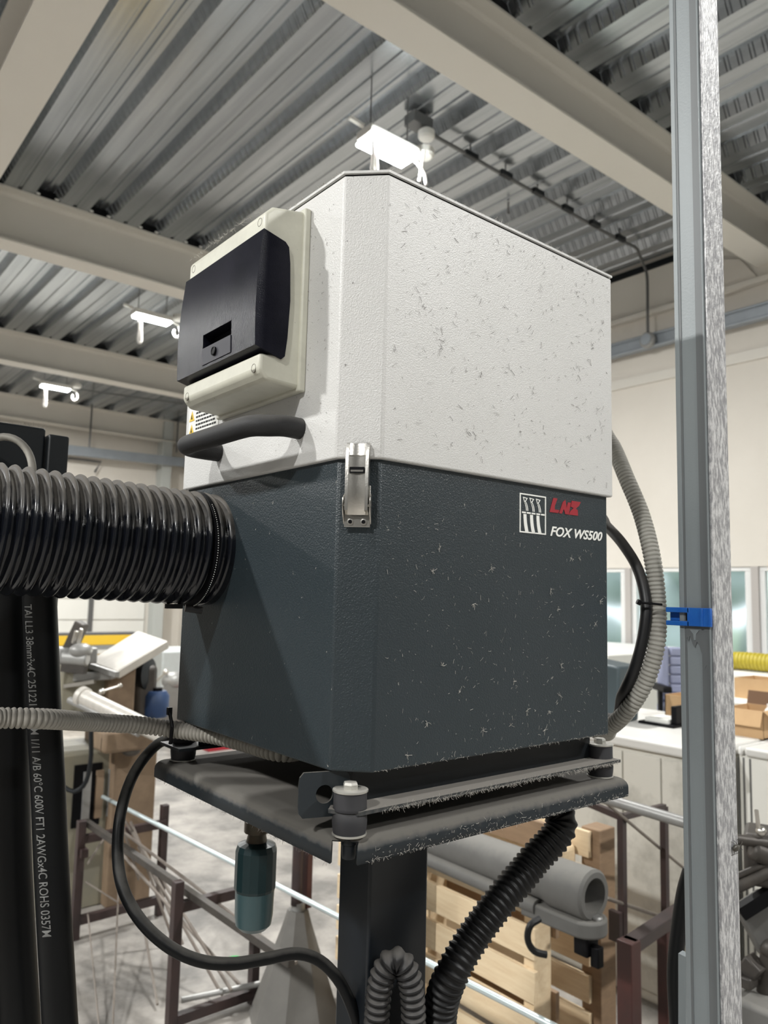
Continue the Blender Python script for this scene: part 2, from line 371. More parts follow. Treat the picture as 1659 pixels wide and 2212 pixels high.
struct(MB().bb(XW-.12, XW+.02, -2, 7, WZ0-.05, WZ0), 'trim_1', M['wframe'], 'white window sill along the cream wall')
struct(MB().bb(XW+.25, 60, -40, 60, -.3, -.1), 'trim_2', M['grass'])
# wall girts and flanges of the right wall
mb = MB().bb(XW-.10, XW, -2, YB, 5.38, 5.44).bb(XW-.05, XW, YF, YB, 5.44, 5.98)
struct(mb, 'trim_3', M['beam'], 'cream eaves girder along the window wall')
struct(MB().bb(XW-.05, XW, YF, YB, ZC-.07, ZC), 'trim_4', M['frame'])
struct(MB().bb(XW-.03, XW, YF, YB, 4.52, 4.64), 'trim_5', M['beam'])
# bright overhead door in the back wall
pA = pl(122, 1300, 1, YB); pB = pl(312, 1300, 1, YB)
mb = MB()
for k in range(7): mb.bb(pA.x-2.2, pB.x, YB-.05, YB, .02+k*.5, .50+k*.5)
struct(mb, 'door_1', M['wallwhite'], 'white sectional overhead door in the back wall', bevel=.01)
struct(MB().bb(pl(190, 1300, 1, YB).x, pl(200, 1300, 1, YB).x, YB-.09, YB-.05, 0, 3.4), 'trim_6', M['emt'])
struct(MB().bb(pl(322, 1300, 1, YB).x, pl(342, 1300, 1, YB).x, YB-.35, YB, 0, ZC), 'trim_7', mat('pale_column', (0.50, 0.52, 0.50), .5), 'pale grey steel column at the back wall')

# ceiling beams (I sections)
def ibeam(y, z0, lab, x0=.6, x1=XW, w=.30):
    mb = MB().bb(x0, x1, y, y+w, z0, z0+.022).bb(x0, x1, y, y+w, ZC-.024, ZC-.002).bb(x0, x1, y+w/2-.012, y+w/2+.012, z0+.022, ZC-.024)
    # rolled fillets
    for s_ in (-1, 1):
        mb.prism([(y+w/2+s_*.012, ZC-.024), (y+w/2+s_*.045, ZC-.024), (y+w/2+s_*.022, ZC-.035), (y+w/2+s_*.012, ZC-.06)], 0, x0, x1)
    return mb.build('ceiling_beam', M['beam'], label=lab, cat='beam', group='cream roof beams', kind='structure')
BM = []
BM.append(ibeam(2.88, 5.57, 'cream steel roof beam crossing above the white housing and grey post', x0=-9))
BM.append(ibeam(8.04, 5.465, 'cream steel roof beam nearest beyond the white housing, behind the control box', x0=.98))
BM.append(ibeam(13.06, 5.53, 'cream steel roof beam above the small far lamp', x0=.98))
ibeam(17.70, 5.53, 'cream steel roof beam against the back wall')
mb = MB().bb(.59, .96, 3.2, 17.6, 5.55, 5.575).bb(.59, .96, 3.2, 17.6, ZC-.026, ZC-.002).bb(.765, .79, 3.2, 17.6, 5.575, ZC-.026)
mb.build('ceiling_girder', M['beam'], label='wide cream girder running along the corrugated deck across the roof beams', cat='beam', kind='structure')
# packing bits and black blocks added to darken the flute voids over the beams
for k in range(4):
    x0 = -9.76+P*round((1.17+k*P+9.76)/P)+.40
    for d in (-.10, .10):
        MB().sphere((x0+d, 8.03, ZC+.015), .020, (1.3, .5, .7), 8).build('packing_piece', M['whitepl'], label='small white packing bit at a roof flute over the middle beam', cat='packing', group='packing bits over the roof beam')
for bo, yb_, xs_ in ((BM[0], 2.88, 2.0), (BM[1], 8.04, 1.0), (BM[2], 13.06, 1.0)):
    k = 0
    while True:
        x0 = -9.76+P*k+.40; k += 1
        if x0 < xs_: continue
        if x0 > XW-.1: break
        MB().prism([(x0-.13, ZC+.002), (x0+.13, ZC+.002), (x0+.075, ZC+.10), (x0-.075, ZC+.10)], 1, yb_+.03, yb_+.10).build('flute_dark_fill', M['black'], bo)
# gusset at the wall end of the near beam
a = [pl(1556, 560, 0, XW-.08), pl(1600, 560, 0, XW-.08), pl(1636, 600, 0, XW-.08), pl(1630, 612, 0, XW-.08), pl(1556, 640, 0, XW-.08)]
MB().ext(a, (.02, 0, 0)).build('gusset_plate', M['wall'], label='cream gusset plate where the roof beam meets the window wall', cat='plate', kind='structure')

# cable trays, pipes, conduits
def pipe(name, pts, r, mt, label, cat, parent=None, step=.05, n=10, **k):
    return MB().tube(smooth_path(pts, step) if len(pts) > 2 else pts, r, n).build(name, mt, parent, smooth=True, label=label, cat=cat, **k)
mb = MB(); yA, yB_ = -3.0, 17.9
mb.bb(XW-.16, XW-.05, yA, yB_, 4.93, 5.09)
mb.bb(XW-.19, XW-.16, yA, yB_, 5.07, 5.10).bb(XW-.19, XW-.16, yA, yB_, 4.92, 4.95)
mb.build('cable_tray', M['pipeblue'], label='blue-grey cable tray running along the cream window wall', cat='cable tray', bevel=.01)
cp = [pl(935, 292, 2, 5.98), pl(1000, 328, 2, 5.98), pl(1100, 385, 2, 5.98), pl(1200, 441, 2, 5.98), pl(1300, 498, 2, 5.98), pl(1375, 535, 2, 5.97)]
cp[-1].x = min(cp[-1].x, 7.6)
wp = pl(1398, 600, 0, XW-.22)
path = smooth_path(cp, .06)+smooth_path([cp[-1], V((wp.x-.06, wp.y, 5.93)), V((wp.x, wp.y, 5.80)), V((wp.x, wp.y, 5.3)), V((wp.x, wp.y, 5.08))], .04)[1:]
t = thing('ceiling_conduit', 'thin grey conduit crossing the deck and bending down the wall', 'conduit', (wp.x, wp.y, 5.0))
MB().tube(path, .018, 8).build('pipe_run', M['emt'], t, smooth=True)
for k in range(6):
    q = cp[0].lerp(cp[5], .15+k*.15)
    MB().bar((q.x-.08, q.y, q.z+.01), (q.x+.08, q.y, q.z+.01), .05, .05).build('strap', M['frame'], t)
    MB().cyl((q.x, q.y, q.z), (q.x+.02, q.y+.03, ZC+.08), .008, n=6).build('hanger_rod', M['emt'], t)
q = V((wp.x, wp.y, 5.0))
tj = thing('junction_box', 'round grey junction box on the wall cable tray', 'junction box', q)
MB().lathe(q+V((.02, 0, 0)), (-1, 0, 0), [(.10, 0), (.10, .05), (.08, .07)], 20).build('box_body', M['greymetal'], tj, smooth=True)
MB().lathe(q+V((-.05, 0, 0)), (-1, 0, 0), [(.07, 0), (.07, .01)], 16).build('cover_disc', M['pipeblue'], tj, smooth=True)
q = pl(921, 294, 2, 5.86)
tj = thing('ceiling_junction_box', 'small white round box hanging from the deck beside the bright lamp', 'junction box', q)
MB().lathe(q, (0, 0, 1), [(.06, -.03), (.075, -.01), (.075, .04), (.05, .06)], 20).build('box_body', M['whitepl'], tj, smooth=True)
MB().cyl(q+V((0, 0, .05)), (q.x, q.y, ZC+.1), .012).build('stem', M['emt'], tj, smooth=True)
MB().box(q+V((-.05, .05, .13)), (.22, .14, .10)).build('backing_bracket', M['emt'], tj)
q = pl(918, 215, 2, 6.0)
pipe('deck_hanger', [pl(1098, 435, 2, 6.06), pl(1098, 462, 2, 5.95)], .012, M['emt'], 'short dark rod hanging from the deck above the housing edge', 'rod')
# back wall pipes
zt = [pl(150, 972, 1, 17.6), pl(392, 998, 1, 17.6)]
MB().bar(zt[0].lerp(zt[1], -1), V((7.95, 17.6, zt[1].z)), .12, .22).build('back_cable_tray', M['pipeblue'], label='pale blue-grey tray under the far back beam', cat='cable tray')
for px_, lab_ in ((197, 'thin rod holding the blue-grey tray above the black enclosure block'), (385, 'thin rod holding the blue-grey tray beside the white housing edge')):
    a = pl(px_, 905, 1, 17.6); b_ = pl(px_, 978, 1, 17.6)
    MB().cyl((a.x, a.y, ZC+.02), (a.x, a.y, b_.z), .022, n=8).build('tray_hanger', M['emt'], label=lab_, cat='rod', smooth=True)
a = pl(130, 835, 1, 15.0); c = pl(396, 872, 1, 15.0)
MB().cyl(a, c, .015, n=6).cyl(a.lerp(c, .25), (a.lerp(c, .25).x, a.y, ZC+.05), .008, n=6).cyl(a.lerp(c, .8), (a.lerp(c, .8).x, a.y, ZC+.05), .008, n=6).build('sprinkler_pipe', M['emt'], label='thin grey pipe hung beyond the small far lamp', cat='pipe')
a = pl(150, 990, 1, 17.9); c = pl(218, 998, 1, 17.9); e = pl(205, 1020, 1, 17.9)
MB().tube([a, c, e], .03, 8).cyl(a, a+V((0, .22, 0)), .03, n=8).build('heater_bracket', M['emt'], label='dark bent pipe bracket below the far tray', cat='bracket')

# lamps
def lamp(x, y, label, loops=True):
    t = thing('ceiling_lamp', label, 'lamp', (x, y, LAMP_Z), 'linear ceiling lamps')
    MB().bb(x-.27, x+.27, y-.10, y+.10, LAMP_Z+.02, LAMP_Z+.09).build('housing', M['whitepl'], t, bevel=.01)
    dw = .13 if label.startswith('glaring') else .085  # near lamp's diffuser widened to draw its glare
    MB().bb(x-.25, x+.25, y-dw, y+dw, LAMP_Z-.01, LAMP_Z+.02).build('diffuser', M['lampwhite'], t, bevel=.008, label='glowing white diffuser')
    MB().cyl((x-.2, y, LAMP_Z+.09), (x-.2, y, ZC), .006, n=6).cyl((x+.2, y, LAMP_Z+.09), (x+.2, y, ZC), .006, n=6).build('hanging_wire', M['emt'], t)
    MB().bar((x-.27, y, LAMP_Z+.1), (x-.40, y+.02, LAMP_Z+.13), .03, .03).build('end_bracket', M['whitepl'], t)
    MB().lathe((x+.38, y-.02, LAMP_Z+.10), (0, 0, 1), [(.07, -.02), (.09, 0), (.09, .05), (.04, .08)], 16).build('sensor', M['whitepl'], t, smooth=True)
    if loops:
        gl = label.startswith('glaring'); a = V((x-(.25 if gl else .22), y-.1, LAMP_Z-.01))
        MB().tube(smooth_path([a, a+V((.01, 0, -.2)), a+V((.0, 0, -.36)), a+V((.03, 0, -.385)), a+V((.05, 0, -.36)), a+V((.04, 0, -.2)), a+V((.03, 0, 0))], .03), .016, 8).build('pull_cord', M['whitepl'], t, smooth=True)
        if gl: return t
        b_ = V((x+.27, y-.05, LAMP_Z+.03))
        MB().tube(smooth_path([b_, b_+V((.10, 0, -.03)), b_+V((.14, 0, -.14)), b_+V((.09, 0, -.21)), b_+V((.04, 0, -.16)), b_+V((.05, 0, -.10))], .02), .016, 8).build('cable_loop', M['whitepl'], t, smooth=True)
    return t
labs = ['glaring ceiling lamp over the white housing corner, brightest of all', 'glowing ceiling lamp with hanging cords beside the black control box', 'small glowing ceiling lamp farthest off, below the pink-lit beam',
        'ceiling lamp over the shop floor beside the window wall', 'ceiling lamp behind the viewer', 'ceiling lamp above the shop floor on the hose side', 'ceiling lamp over the far hose side floor', 'ceiling lamp in the far hose side corner', 'unseen ceiling lamp added for light near the front wall']
for i, (x, y) in enumerate(LAMPS):
    lamp(x, y, labs[i], i < 3)
    ld = bpy.data.lights.new('lamp_light', 'AREA'); ld.shape = 'RECTANGLE'; ld.size = .5; ld.size_y = .26; ld.energy = LAMP_W*LAMP_K[i]; ld.color = LAMP_COL
    lo = bpy.data.objects.new('lamp_light', ld); scene.collection.objects.link(lo); lo.location = (x, y, LAMP_Z-.02)
# the two white ties dangling by the near lamp
a = pl(917, 325, 2, 5.45); 
MB().tube([a, pl(911, 360, 2, 5.36), pl(906, 392, 2, 5.25)], .013, 8).tube(smooth_path([pl(889, 340, 2, 5.45), pl(903, 355, 2, 5.38), pl(916, 375, 2, 5.3), pl(921, 400, 2, 5.2)], .02), .012, 8).build(
    'hanging_cable', M['whitepl'], label='white cable pair dangling below the glaring lamp', cat='cable', smooth=True)

# ------------------------------------------------------------------ MIST COLLECTOR
ZB, ZL, ZT = 1.600, 1.930, 2.260
WX, DY, CH = .4627, .4236, .036
mc = thing('mist_collector', 'white and charcoal oil mist collector on its dusty tray, with black hose', 'machine', (.23, .21, 1.56))
def oct_(ins, ch=CH):
    i = ins
    return [(ch+.4*i, i), (WX-i, i), (WX-i, DY-i), (i, DY-i), (i, ch+.4*i)]
MB().prism(oct_(0), 2, ZL, ZT-.005).build('upper_housing', M['lid'], mc, bevel=.0025, seg=3, label='white textured upper housing')
MB().prism(oct_(.0025), 2, ZT-.006, ZT-.003).build('top_seam', M['black'], mc)
MB().prism(oct_(-.001), 2, ZT-.003, ZT).build('top_plate', M['lid'], mc)
MB().prism(oct_(.006), 2, ZB-.002, ZL+.004).build('lower_housing', M['body'], mc, bevel=.0025, seg=3, label='charcoal textured lower housing')
# base frame under the lower housing
MB().bb(.035, .455, .036, .044, 1.560, ZB-.002).bb(.035, .455, .395, .403, 1.560, ZB-.002).bb(.28, .455, .044, .395, 1.585, ZB-.002).build('base_rail', M['frame'], mc)
MB().prism([(.045, .003), (.480, .003), (.480, .05), (.02, .05), (.0, .03), (.02, .003)], 2, 1.5585, 1.5625).build('base_flange', M['flange'], mc, label='dust covered base flange')
MB().prism([(.0, .39), (.480, .39), (.480, .455), (.0, .455)], 2, 1.5585, 1.5625).build('base_flange', M['frame'], mc)
# ear bracket with a round hole (plate with hole as ring of quads)
def holed_plate(c, u, v, w, h, r, th, n=32):
    c = V(c); u = V(u).normalized(); v = V(v).normalized(); nn = u.cross(v)*th
    outer = []; inner = []
    for k in range(n):
        a = 2*math.pi*k/n; ca, sa = math.cos(a), math.sin(a)
        s_ = min((w/2)/abs(ca) if abs(ca) > 1e-6 else 9, (h/2)/abs(sa) if abs(sa) > 1e-6 else 9)
        s_ = min(s_, math.hypot(w/2, h/2)*.9)
        outer.append(c+u*ca*s_+v*sa*s_); inner.append(c+u*ca*r+v*sa*r)
    vs = outer+inner+[p+nn for p in outer]+[p+nn for p in inner]; fs = []
    for k in range(n):
        j = (k+1) % n
        fs += [(k, j, n+j, n+k), (2*n+k, 3*n+k, 3*n+j, 2*n+j), (k, 2*n+k, 2*n+j, j), (n+k, n+j, 3*n+j, 3*n+k)]
    return vs, fs
vs, fs = holed_plate((.005, .046, 1.574), (1, -.32, 0), (0, 0, 1), .056, .046, .0095, .003)
MB().add(vs, fs).build('lifting_ear', M['tray'], mc)
# control box
mb = MB()
y0, y1 = .105, .305
mb.prism([(0, 2.020), (-.010, 2.020), (-.050, 2.022), (-.060, 2.032), (-.060, 2.052), (-.045, 2.052), (-.045, 2.190), (-.060, 2.190), (-.060, 2.218), (-.050, 2.228), (-.010, 2.236), (0, 2.236)], 1, y0, y1)
# right order for prism axis=1 is (x,z)
cb = mb.build('control_box', M['cream'], mc, bevel=.004, seg=3, label='cream plastic control box')
MB().bb(-.009, .0, y0-.004, y1+.004, 2.016, 2.240).build('mounting_frame', M['cream'], cb, bevel=.002)
# dark cover wrapping the side, bulged
def cover_x(z):
    t_ = min(1, max(0, (z-2.058)/.138)); return -.0685+.0055*t_-.0035*math.sin(math.pi*t_)
prf = [(cover_x(2.058+.138*k/10), 2.058+.138*k/10) for k in range(11)]
back = [(-.034, 2.189), (-.029, 2.184), (-.0265, 2.165), (-.0245, 2.12), (-.0265, 2.075), (-.029, 2.053), (-.033, 2.049)]
za, zb_, zc_ = 2.101, 2.083, 2.062
ya, yb_ = .158, .232
zl = sorted([2.058+.138*k/10 for k in range(11)]+[za, zb_]); yl_ = [y0-.003, ya, yb_, y1+.002]; mb = MB()
for i in range(len(zl)-1):
    for j in range(3):
        q4 = [(cover_x(zl[i]), yl_[j], zl[i]), (cover_x(zl[i]), yl_[j+1], zl[i]), (cover_x(zl[i+1]), yl_[j+1], zl[i+1]), (cover_x(zl[i+1]), yl_[j], zl[i+1])]
        if j == 1 and zl[i] >= zb_-1e-6 and zl[i+1] <= za+1e-6: continue
        mb.add(q4, [(0, 1, 2, 3)])
bx = [(x_, y_, z_) for z_ in (zb_, za) for y_ in (ya, yb_) for x_ in (cover_x(z_), cover_x(z_)+.016)]
mb.add(bx, [(0, 1, 3, 2), (4, 6, 7, 5), (0, 4, 5, 1), (2, 3, 7, 6), (1, 5, 7, 3)])
rim = [(cover_x(z_), z_) for z_ in zl]+back
for yy in (yl_[0], yl_[3]): mb.add([(p[0], yy, p[1]) for p in rim], [tuple(range(len(rim)))])
nb = len(rim)
for k in range(len(zl)-1, nb):
    a_, b_ = rim[k], rim[(k+1) % nb]
    mb.add([(a_[0], yl_[0], a_[1]), (a_[0], yl_[3], a_[1]), (b_[0], yl_[3], b_[1]), (b_[0], yl_[0], b_[1])], [(0, 1, 2, 3)])
cv = mb.build('window_cover', M['tint'], cb, smooth=True, ang=25, weld=True, label='smoked black hinged window')
# the grip recess and lock plate
MB().bb(cover_x(za)+.0150, cover_x(za)+.0158, ya+.0005, yb_-.0005, zb_+.0005, za-.0005).build('grip_recess', M['black'], cb)
mb = MB(); mb.add([(cover_x(zc_)-.001, ya, zc_), (cover_x(zc_)-.001, yb_, zc_), (cover_x(zb_)-.001, yb_, zb_), (cover_x(zb_)-.001, ya, zb_),
                   (cover_x(zc_)+.003, ya, zc_), (cover_x(zc_)+.003, yb_, zc_), (cover_x(zb_)+.003, yb_, zb_), (cover_x(zb_)+.003, ya, zb_)],
                  [(0, 1, 2, 3), (4, 7, 6, 5), (0, 4, 5, 1), (3, 2, 6, 7), (0, 3, 7, 4), (1, 5, 6, 2)])
mb.build('lock_plate', M['lock'], cb)
MB().lathe((cover_x(2.072)-.002, .198, 2.0725), (-1, 0, 0), [(.0055, -.002), (.0055, .0012), (.0045, .0016), (.0035, .0008)], 20).build('keyhole', M['black'], cb, smooth=True)
for (yy, zz) in ((.118, 2.036), (.292, 2.036), (.118, 2.210), (.292, 2.210)):
    MB().lathe((-.0595, yy, zz), (-1, 0, 0), [(.0052, -.002), (.0052, .0006), (.0046, .0008), (.0044, .0002)], 20).build('screw_cap', M['screw'], cb, smooth=True)
# handle
hy0, hy1, hx, hz = .110, .312, -.056, 1.972
hp = smooth_path([(0.0, hy0, hz+.002), (-.022, hy0, hz+.002), (-.040, hy0+.004, hz), (-.052, hy0+.016, hz), (hx, hy0+.035, hz), (hx, .2, hz), (hx, hy1-.030, hz), (-.052, hy1-.012, hz), (-.040, hy1-.003, hz), (-.022, hy1, hz), (0, hy1, hz)], .004)
MB().tube(hp, .0125, 24).build('handle', M['grip'], mc, smooth=True, label='black foam covered grab handle')
# warning label under the box
lb = MB().bb(-.0008, 0, .318, .412, 1.985, 2.058).build('warning_label', M['white'], mc)
for zz in (1.990, 2.010, 2.030):
    MB().ext([(-.001, .410, zz), (-.001, .393, zz), (-.001, .4015, zz+.015)], (-.0003, 0, 0)).build('warning_triangle', M['yellow'], lb)
    MB().ext([(-.0014, .4035, zz+.003), (-.0014, .3995, zz+.003), (-.0014, .4015, zz+.010)], (-.0003, 0, 0)).build('triangle_mark', M['black'], lb)
mb = MB()
for k in range(9):
    z = 1.992+k*.0058; yy = .388
    while yy > .33:
        L_ = random.uniform(.003, .008); mb.bb(-.0012, -.0009, yy-L_, yy, z, z+.0026); yy -= L_+.0018
mb.build('fine_print', M['black'], lb)

# latch on the chamfer
LU = V((1, -1, 0)).normalized(); LN = V((-1, -1, 0)).normalized(); LO = V((CH/2+.0005, CH/2+.0005, 0)); LZ = V((0, 0, 1))
def lp(u, n, z): return LO+LU*u+LN*n+LZ*z
lt = MB()
zs_ = [1.8675, 1.8745, 1.900, 1.925, 1.9415, 1.9440]
# side ridges
for s_ in (-1, 1):
    a = [lp(s_*.0125, .002, 1.868), lp(s_*.0125, .014, 1.872), lp(s_*.0125, .015, 1.93), lp(s_*.0125, .008, 1.946), lp(s_*.0125, .002, 1.946)]
    lt.ext(a, -s_*LU*.0034)
# trough
tr = []; nU = 9; rows = [(1.8675, .009), (1.8755, .0128), (1.900, .0130), (1.930, .0125), (1.9325, .0085), (1.9455, .0065)]
for (z, d) in rows:
    for k in range(nU):
        u = -.0095+.019*k/(nU-1); tr.append(lp(u, d-.0018*(1-(u/.0095)**2), z))
lt.add(tr, [(i*nU+k, i*nU+k+1, (i+1)*nU+k+1, (i+1)*nU+k) for i in range(len(rows)-1) for k in range(nU-1)])
lat = lt.build('latch', M['steel'], mc, smooth=True, ang=30, label='stainless toggle latch')
a = [lp(-.0078, .0128, 1.912), lp(.0078, .0128, 1.912), lp(.0078, .0128, 1.9185), lp(-.0078, .0128, 1.9185)]
MB().ext(a, LN*.0008).build('latch_slot', M['black'], lat)
MB().ext([lp(-.0068, .0134, 1.9132), lp(.0068, .0134, 1.9132), lp(.0068, .0134, 1.9152), lp(-.0068, .0134, 1.9152)], LN*.0008).build('latch_tongue', M['steel'], lat)
bpn = MB().ext([lp(-.014, .0005, 1.855), lp(.014, .0005, 1.855), lp(.014, .0005, 1.90), lp(-.014, .0005, 1.90)], LN*.002)
for s_ in (-1, 1):
    ear = [lp(s_*.0152, .0005, 1.858), lp(s_*.0152, .010, 1.868), lp(s_*.0152, .0135, 1.878), lp(s_*.0152, .012, 1.886), lp(s_*.0152, .0005, 1.892)]
    bpn.ext(ear, -s_*LU*.0012)
bpn.build('latch_base', M['steel'], lat, bevel=.0004)
for s_ in (-1, 1):
    MB().lathe(lp(s_*.0072, .0025, 1.8605), LN, [(.0034, -.001), (.0034, .0012), (.0024, .0014)], 20).build('rivet', M['steel'], lat, smooth=True)
    MB().lathe(lp(s_*.0072, .0040, 1.8605), LN, [(.0021, -.001), (.0021, .0002)], 16).build('rivet_hole', M['black'], lat)
MB().cyl(lp(-.0155, .008, 1.878), lp(.0155, .008, 1.878), .0015, n=10).build('hinge_pin', M['steel'], lat, smooth=True)

# emblem and lettering on the right face (plane y = .006)
YP = .0058
def ptsface(pts, name, mt, par, d=.0005, off=0): return MB().ext([(p[0], YP-off, p[1]) for p in pts], (0, -d, 0)).build(name, mt, par)
ex0, ex1, ez0, ez1 = .2675, .3195, 1.8665, 1.917
mb = MB(); w = .0017
for (a, b_, c, d) in ((ex0, ex1, ez0, ez0+w), (ex0, ex1, ez1-w, ez1), (ex0, ex0+w, ez0+w, ez1-w), (ex1-w, ex1, ez0+w, ez1-w)):
    mb.bb(a, b_, YP-.0005, YP+.0005, c, d)
em = mb.build('filter_emblem', M['white'], mc, label='white outlined emblem of three arrows passing a filter')
for k in range(5):
    x0 = ex0+.0045+k*.0094; MB().bb(x0, x0+.0072, YP-.0005, YP+.0005, 1.8915, 1.8935).build('filter_dash', M['white'], em)
for k in range(3):
    xc = ex0+.0105+k*.0128
    # rising wide band below
    n_ = 8; L1 = []; R1 = []
    for j in range(n_+1):
        t_ = j/n_; z = ez0+.0015+t_*.0225; c = xc+.0040*(1-t_)**2-.0005
        L1.append((c-.0032+.0005*t_, z)); R1.append((c+.0032-.0004*t_, z))
    ptsface(L1+R1[::-1], 'flow_band', M['white'], em)
    # curved arrow above: two strokes and an open head
    mb = MB()
    for s_ in (-.0012, .0016):
        L1 = []; R1 = []
        for j in range(n_+1):
            t_ = j/n_; z = 1.8950+t_*.0115; c = xc+.0035-.0042*t_**2+s_
            L1.append((c-.0006, z)); R1.append((c+.0006, z))
        mb.ext([(p[0], YP, p[1]) for p in L1+R1[::-1]], (0, -.0005, 0))
    hd = [(xc-.0048, 1.9125), (xc+.0046, 1.9115), (xc-.0012, 1.9045)]
    cx_, cz_ = sum(p[0] for p in hd)/3, sum(p[1] for p in hd)/3
    for j in range(3):
        a, b_ = hd[j], hd[(j+1) % 3]
        ia = (a[0]+(cx_-a[0])*.42, a[1]+(cz_-a[1])*.42); ib = (b_[0]+(cx_-b_[0])*.42, b_[1]+(cz_-b_[1])*.42)
        mb.ext([(q[0], YP, q[1]) for q in (a, b_, ib, ia)], (0, -.0005, 0))
    mb.build('flow_arrow', M['white'], em)
def shear(pts, x0, z0, sx, sz, k=.28): return [(x0+p[0]*sx+p[1]*sz*k, z0+p[1]*sz) for p in pts]
lz, lh = 1.8975, .0195
Lp = [(0, 0), (.92, 0), (1.0, .22), (.50, .22), (.45, .45), (.62, 1), (.18, 1), (.05, .3)]
Np = [(0, 0), (.28, 0), (.36, .30), (.42, .30), (.62, 0), (.98, 0), (1.0, .85), (.72, .85), (.66, .45), (.42, 1.0), (.20, .8)]
Sp = [(0, 0), (.95, 0), (.85, .40), (.62, .48), (.92, .72), (1.05, 1), (.10, 1), (.06, .58), (.38, .50), (.10, .25)]
lg = MB()
for pts_, x0, sx in ((Lp, .3270, .0195), (Np, .3470, .0215), (Sp, .3680, .0210)):
    lg.ext([(p[0], YP, p[1]) for p in shear(pts_, x0, lz, sx, lh, .22)], (0, -.0005, 0))
lg.build('maker_logo', M['red'], mc, label='slanted red block letters LNS')

def text_mesh(body, size, shear_=0, offset=0, extrude=.0002, space=1.0):
    cu = bpy.data.curves.new('txt', 'FONT'); cu.body = body; cu.size = size; cu.shear = shear_; cu.offset = offset; cu.extrude = extrude
    cu.space_character = space; cu.resolution_u = 4
    o = bpy.data.objects.new('txt', cu); scene.collection.objects.link(o)
    dg = bpy.context.evaluated_depsgraph_get(); me = bpy.data.meshes.new_from_object(o.evaluated_get(dg))
    vs = [v.co.copy() for v in me.vertices]; fs = [tuple(p.vertices) for p in me.polygons]
    bpy.data.objects.remove(o); bpy.data.curves.remove(cu); bpy.data.meshes.remove(me)
    return vs, fs
vs, fs = text_mesh('FOX WS500', .0155, .30, .00035)
wx = max(v.x for v in vs); hh = max(v.y for v in vs)
MB().add([(.3275+v.x/wx*.1165, YP-.0004-v.z, 1.8665+v.y/hh*.0125) for v in vs], fs).build('model_lettering', M['white'], mc, label='white slanted lettering FOX WS500')

# fluff: short curled strands
def strands(n, sampler, lmin, lmax, r, nrm, along=None):
    mb = MB()
    for _ in range(n):
        p = sampler(); a = random.uniform(0, 2*math.pi); L_ = lmin+(lmax-lmin)*random.random()**2.2
        up = V((0, 0, 1)); t1 = nrm.cross(up)
        if t1.length < .1: t1 = V((1, 0, 0))
        t1.normalize(); t2 = nrm.cross(t1).normalized()
        d = t1*math.cos(a)+t2*math.sin(a); k = random.uniform(-1.4, 1.4); pts_ = [p+nrm*.0004]
        for j in range(3):
            a2 = a+k*(j+1)/3; pts_.append(pts_[-1]+(t1*math.cos(a2)+t2*math.sin(a2))*L_/3+nrm*random.uniform(-.0001, .0006))
        mb.tube(pts_, r*random.uniform(.6, 1.3), 3, caps=False)
    return mb
NR = V((0, -1, 0)); NLft = V((-1, 0, 0))
strands(330, lambda: V((.045+.41*random.random()**.8, -.0002, ZL+.01+.31*random.random()**.75)), .0015, .010, .00021, NR).build('lint_flecks', M['fluffd'], mc, kind='stuff')
mb = MB()
for _ in range(24):
    c_ = V((.06+.39*random.random(), -.0002, ZL+.02+.29*random.random()**.8)); q_ = strands(4, lambda: c_+V((random.gauss(0, .0022), 0, random.gauss(0, .003))), .003, .010, .00020, NR); mb.add(q_.v, q_.f)
mb.build('lint_tufts', M['fluffd'], mc, kind='stuff')
mb = MB()
for _ in range(22):
    c_ = V((.06+.38*random.random(), .0056, ZB+.01+.24*random.random()**1.2)); q_ = strands(7, lambda: c_, .003, .008, .0002, NR); mb.add(q_.v, q_.f)
mb.build('pale_tufts', M['fluffw'], mc, kind='stuff')
strands(380, lambda: V((.05+.40*random.random(), .0056, ZB+.27*random.random()**1.1)), .0012, .0065, .00017, NR).build('pale_lint', M['fluffw'], mc, kind='stuff')
strands(160, lambda: V((-.0002, .05+.12*random.random(), ZL+.02+.28*random.random())), .0015, .004, .00018, NLft).build('side_lint', M['fluffd'], mc, kind='stuff')
def tuft_line(n, a, b_, dz, L_, r=.0002):
    mb = MB(); a = V(a); b_ = V(b_)
    for _ in range(n):
        p = a.lerp(b_, random.random()); q = [p]
        d = V((random.uniform(-1, 1), random.uniform(-1, 1), random.uniform(-1, .6)*dz)).normalized()
        for j in range(3): q.append(q[-1]+(d+V((random.uniform(-.6, .6), random.uniform(-.6, .6), random.uniform(-.6, .6))))*L_*random.uniform(.4, 1)/3)
        mb.tube(q, r, 3, caps=False)
    return mb
tuft_line(900, (.05, .003, 1.560), (.475, .003, 1.560), 1.5, .0055, .00013).build('flange_lint', M['fluffw'], mc, kind='stuff')
tuft_line(160, (.04, .005, 1.600), (.455, .005, 1.600), 1, .004, .00013).build('edge_lint', M['fluffw'], mc, kind='stuff')
mb = tuft_line(140, (CH, 0, ZT), (WX, 0, ZT), -1, .006); q_ = tuft_line(120, (0, CH, ZT), (0, .2, ZT), -1, .005); mb.add(q_.v, q_.f)
q_ = tuft_line(90, (-.06, .11, 2.226), (-.06, .30, 2.226), -1, .006); mb.add(q_.v, q_.f)
mb.build('top_lint', M['fluffw'], mc, kind='stuff')

# ------------------------------------------------------------------ stand: tray, column, rubber mounts
st = thing('collector_stand', 'charcoal square column with a dusty tray and rubber mounts under the collector', 'stand', (.254, .243, 0))
TX0, TX1, TY0, TY1, TZ = .000, .500, .004, .470, 1.536
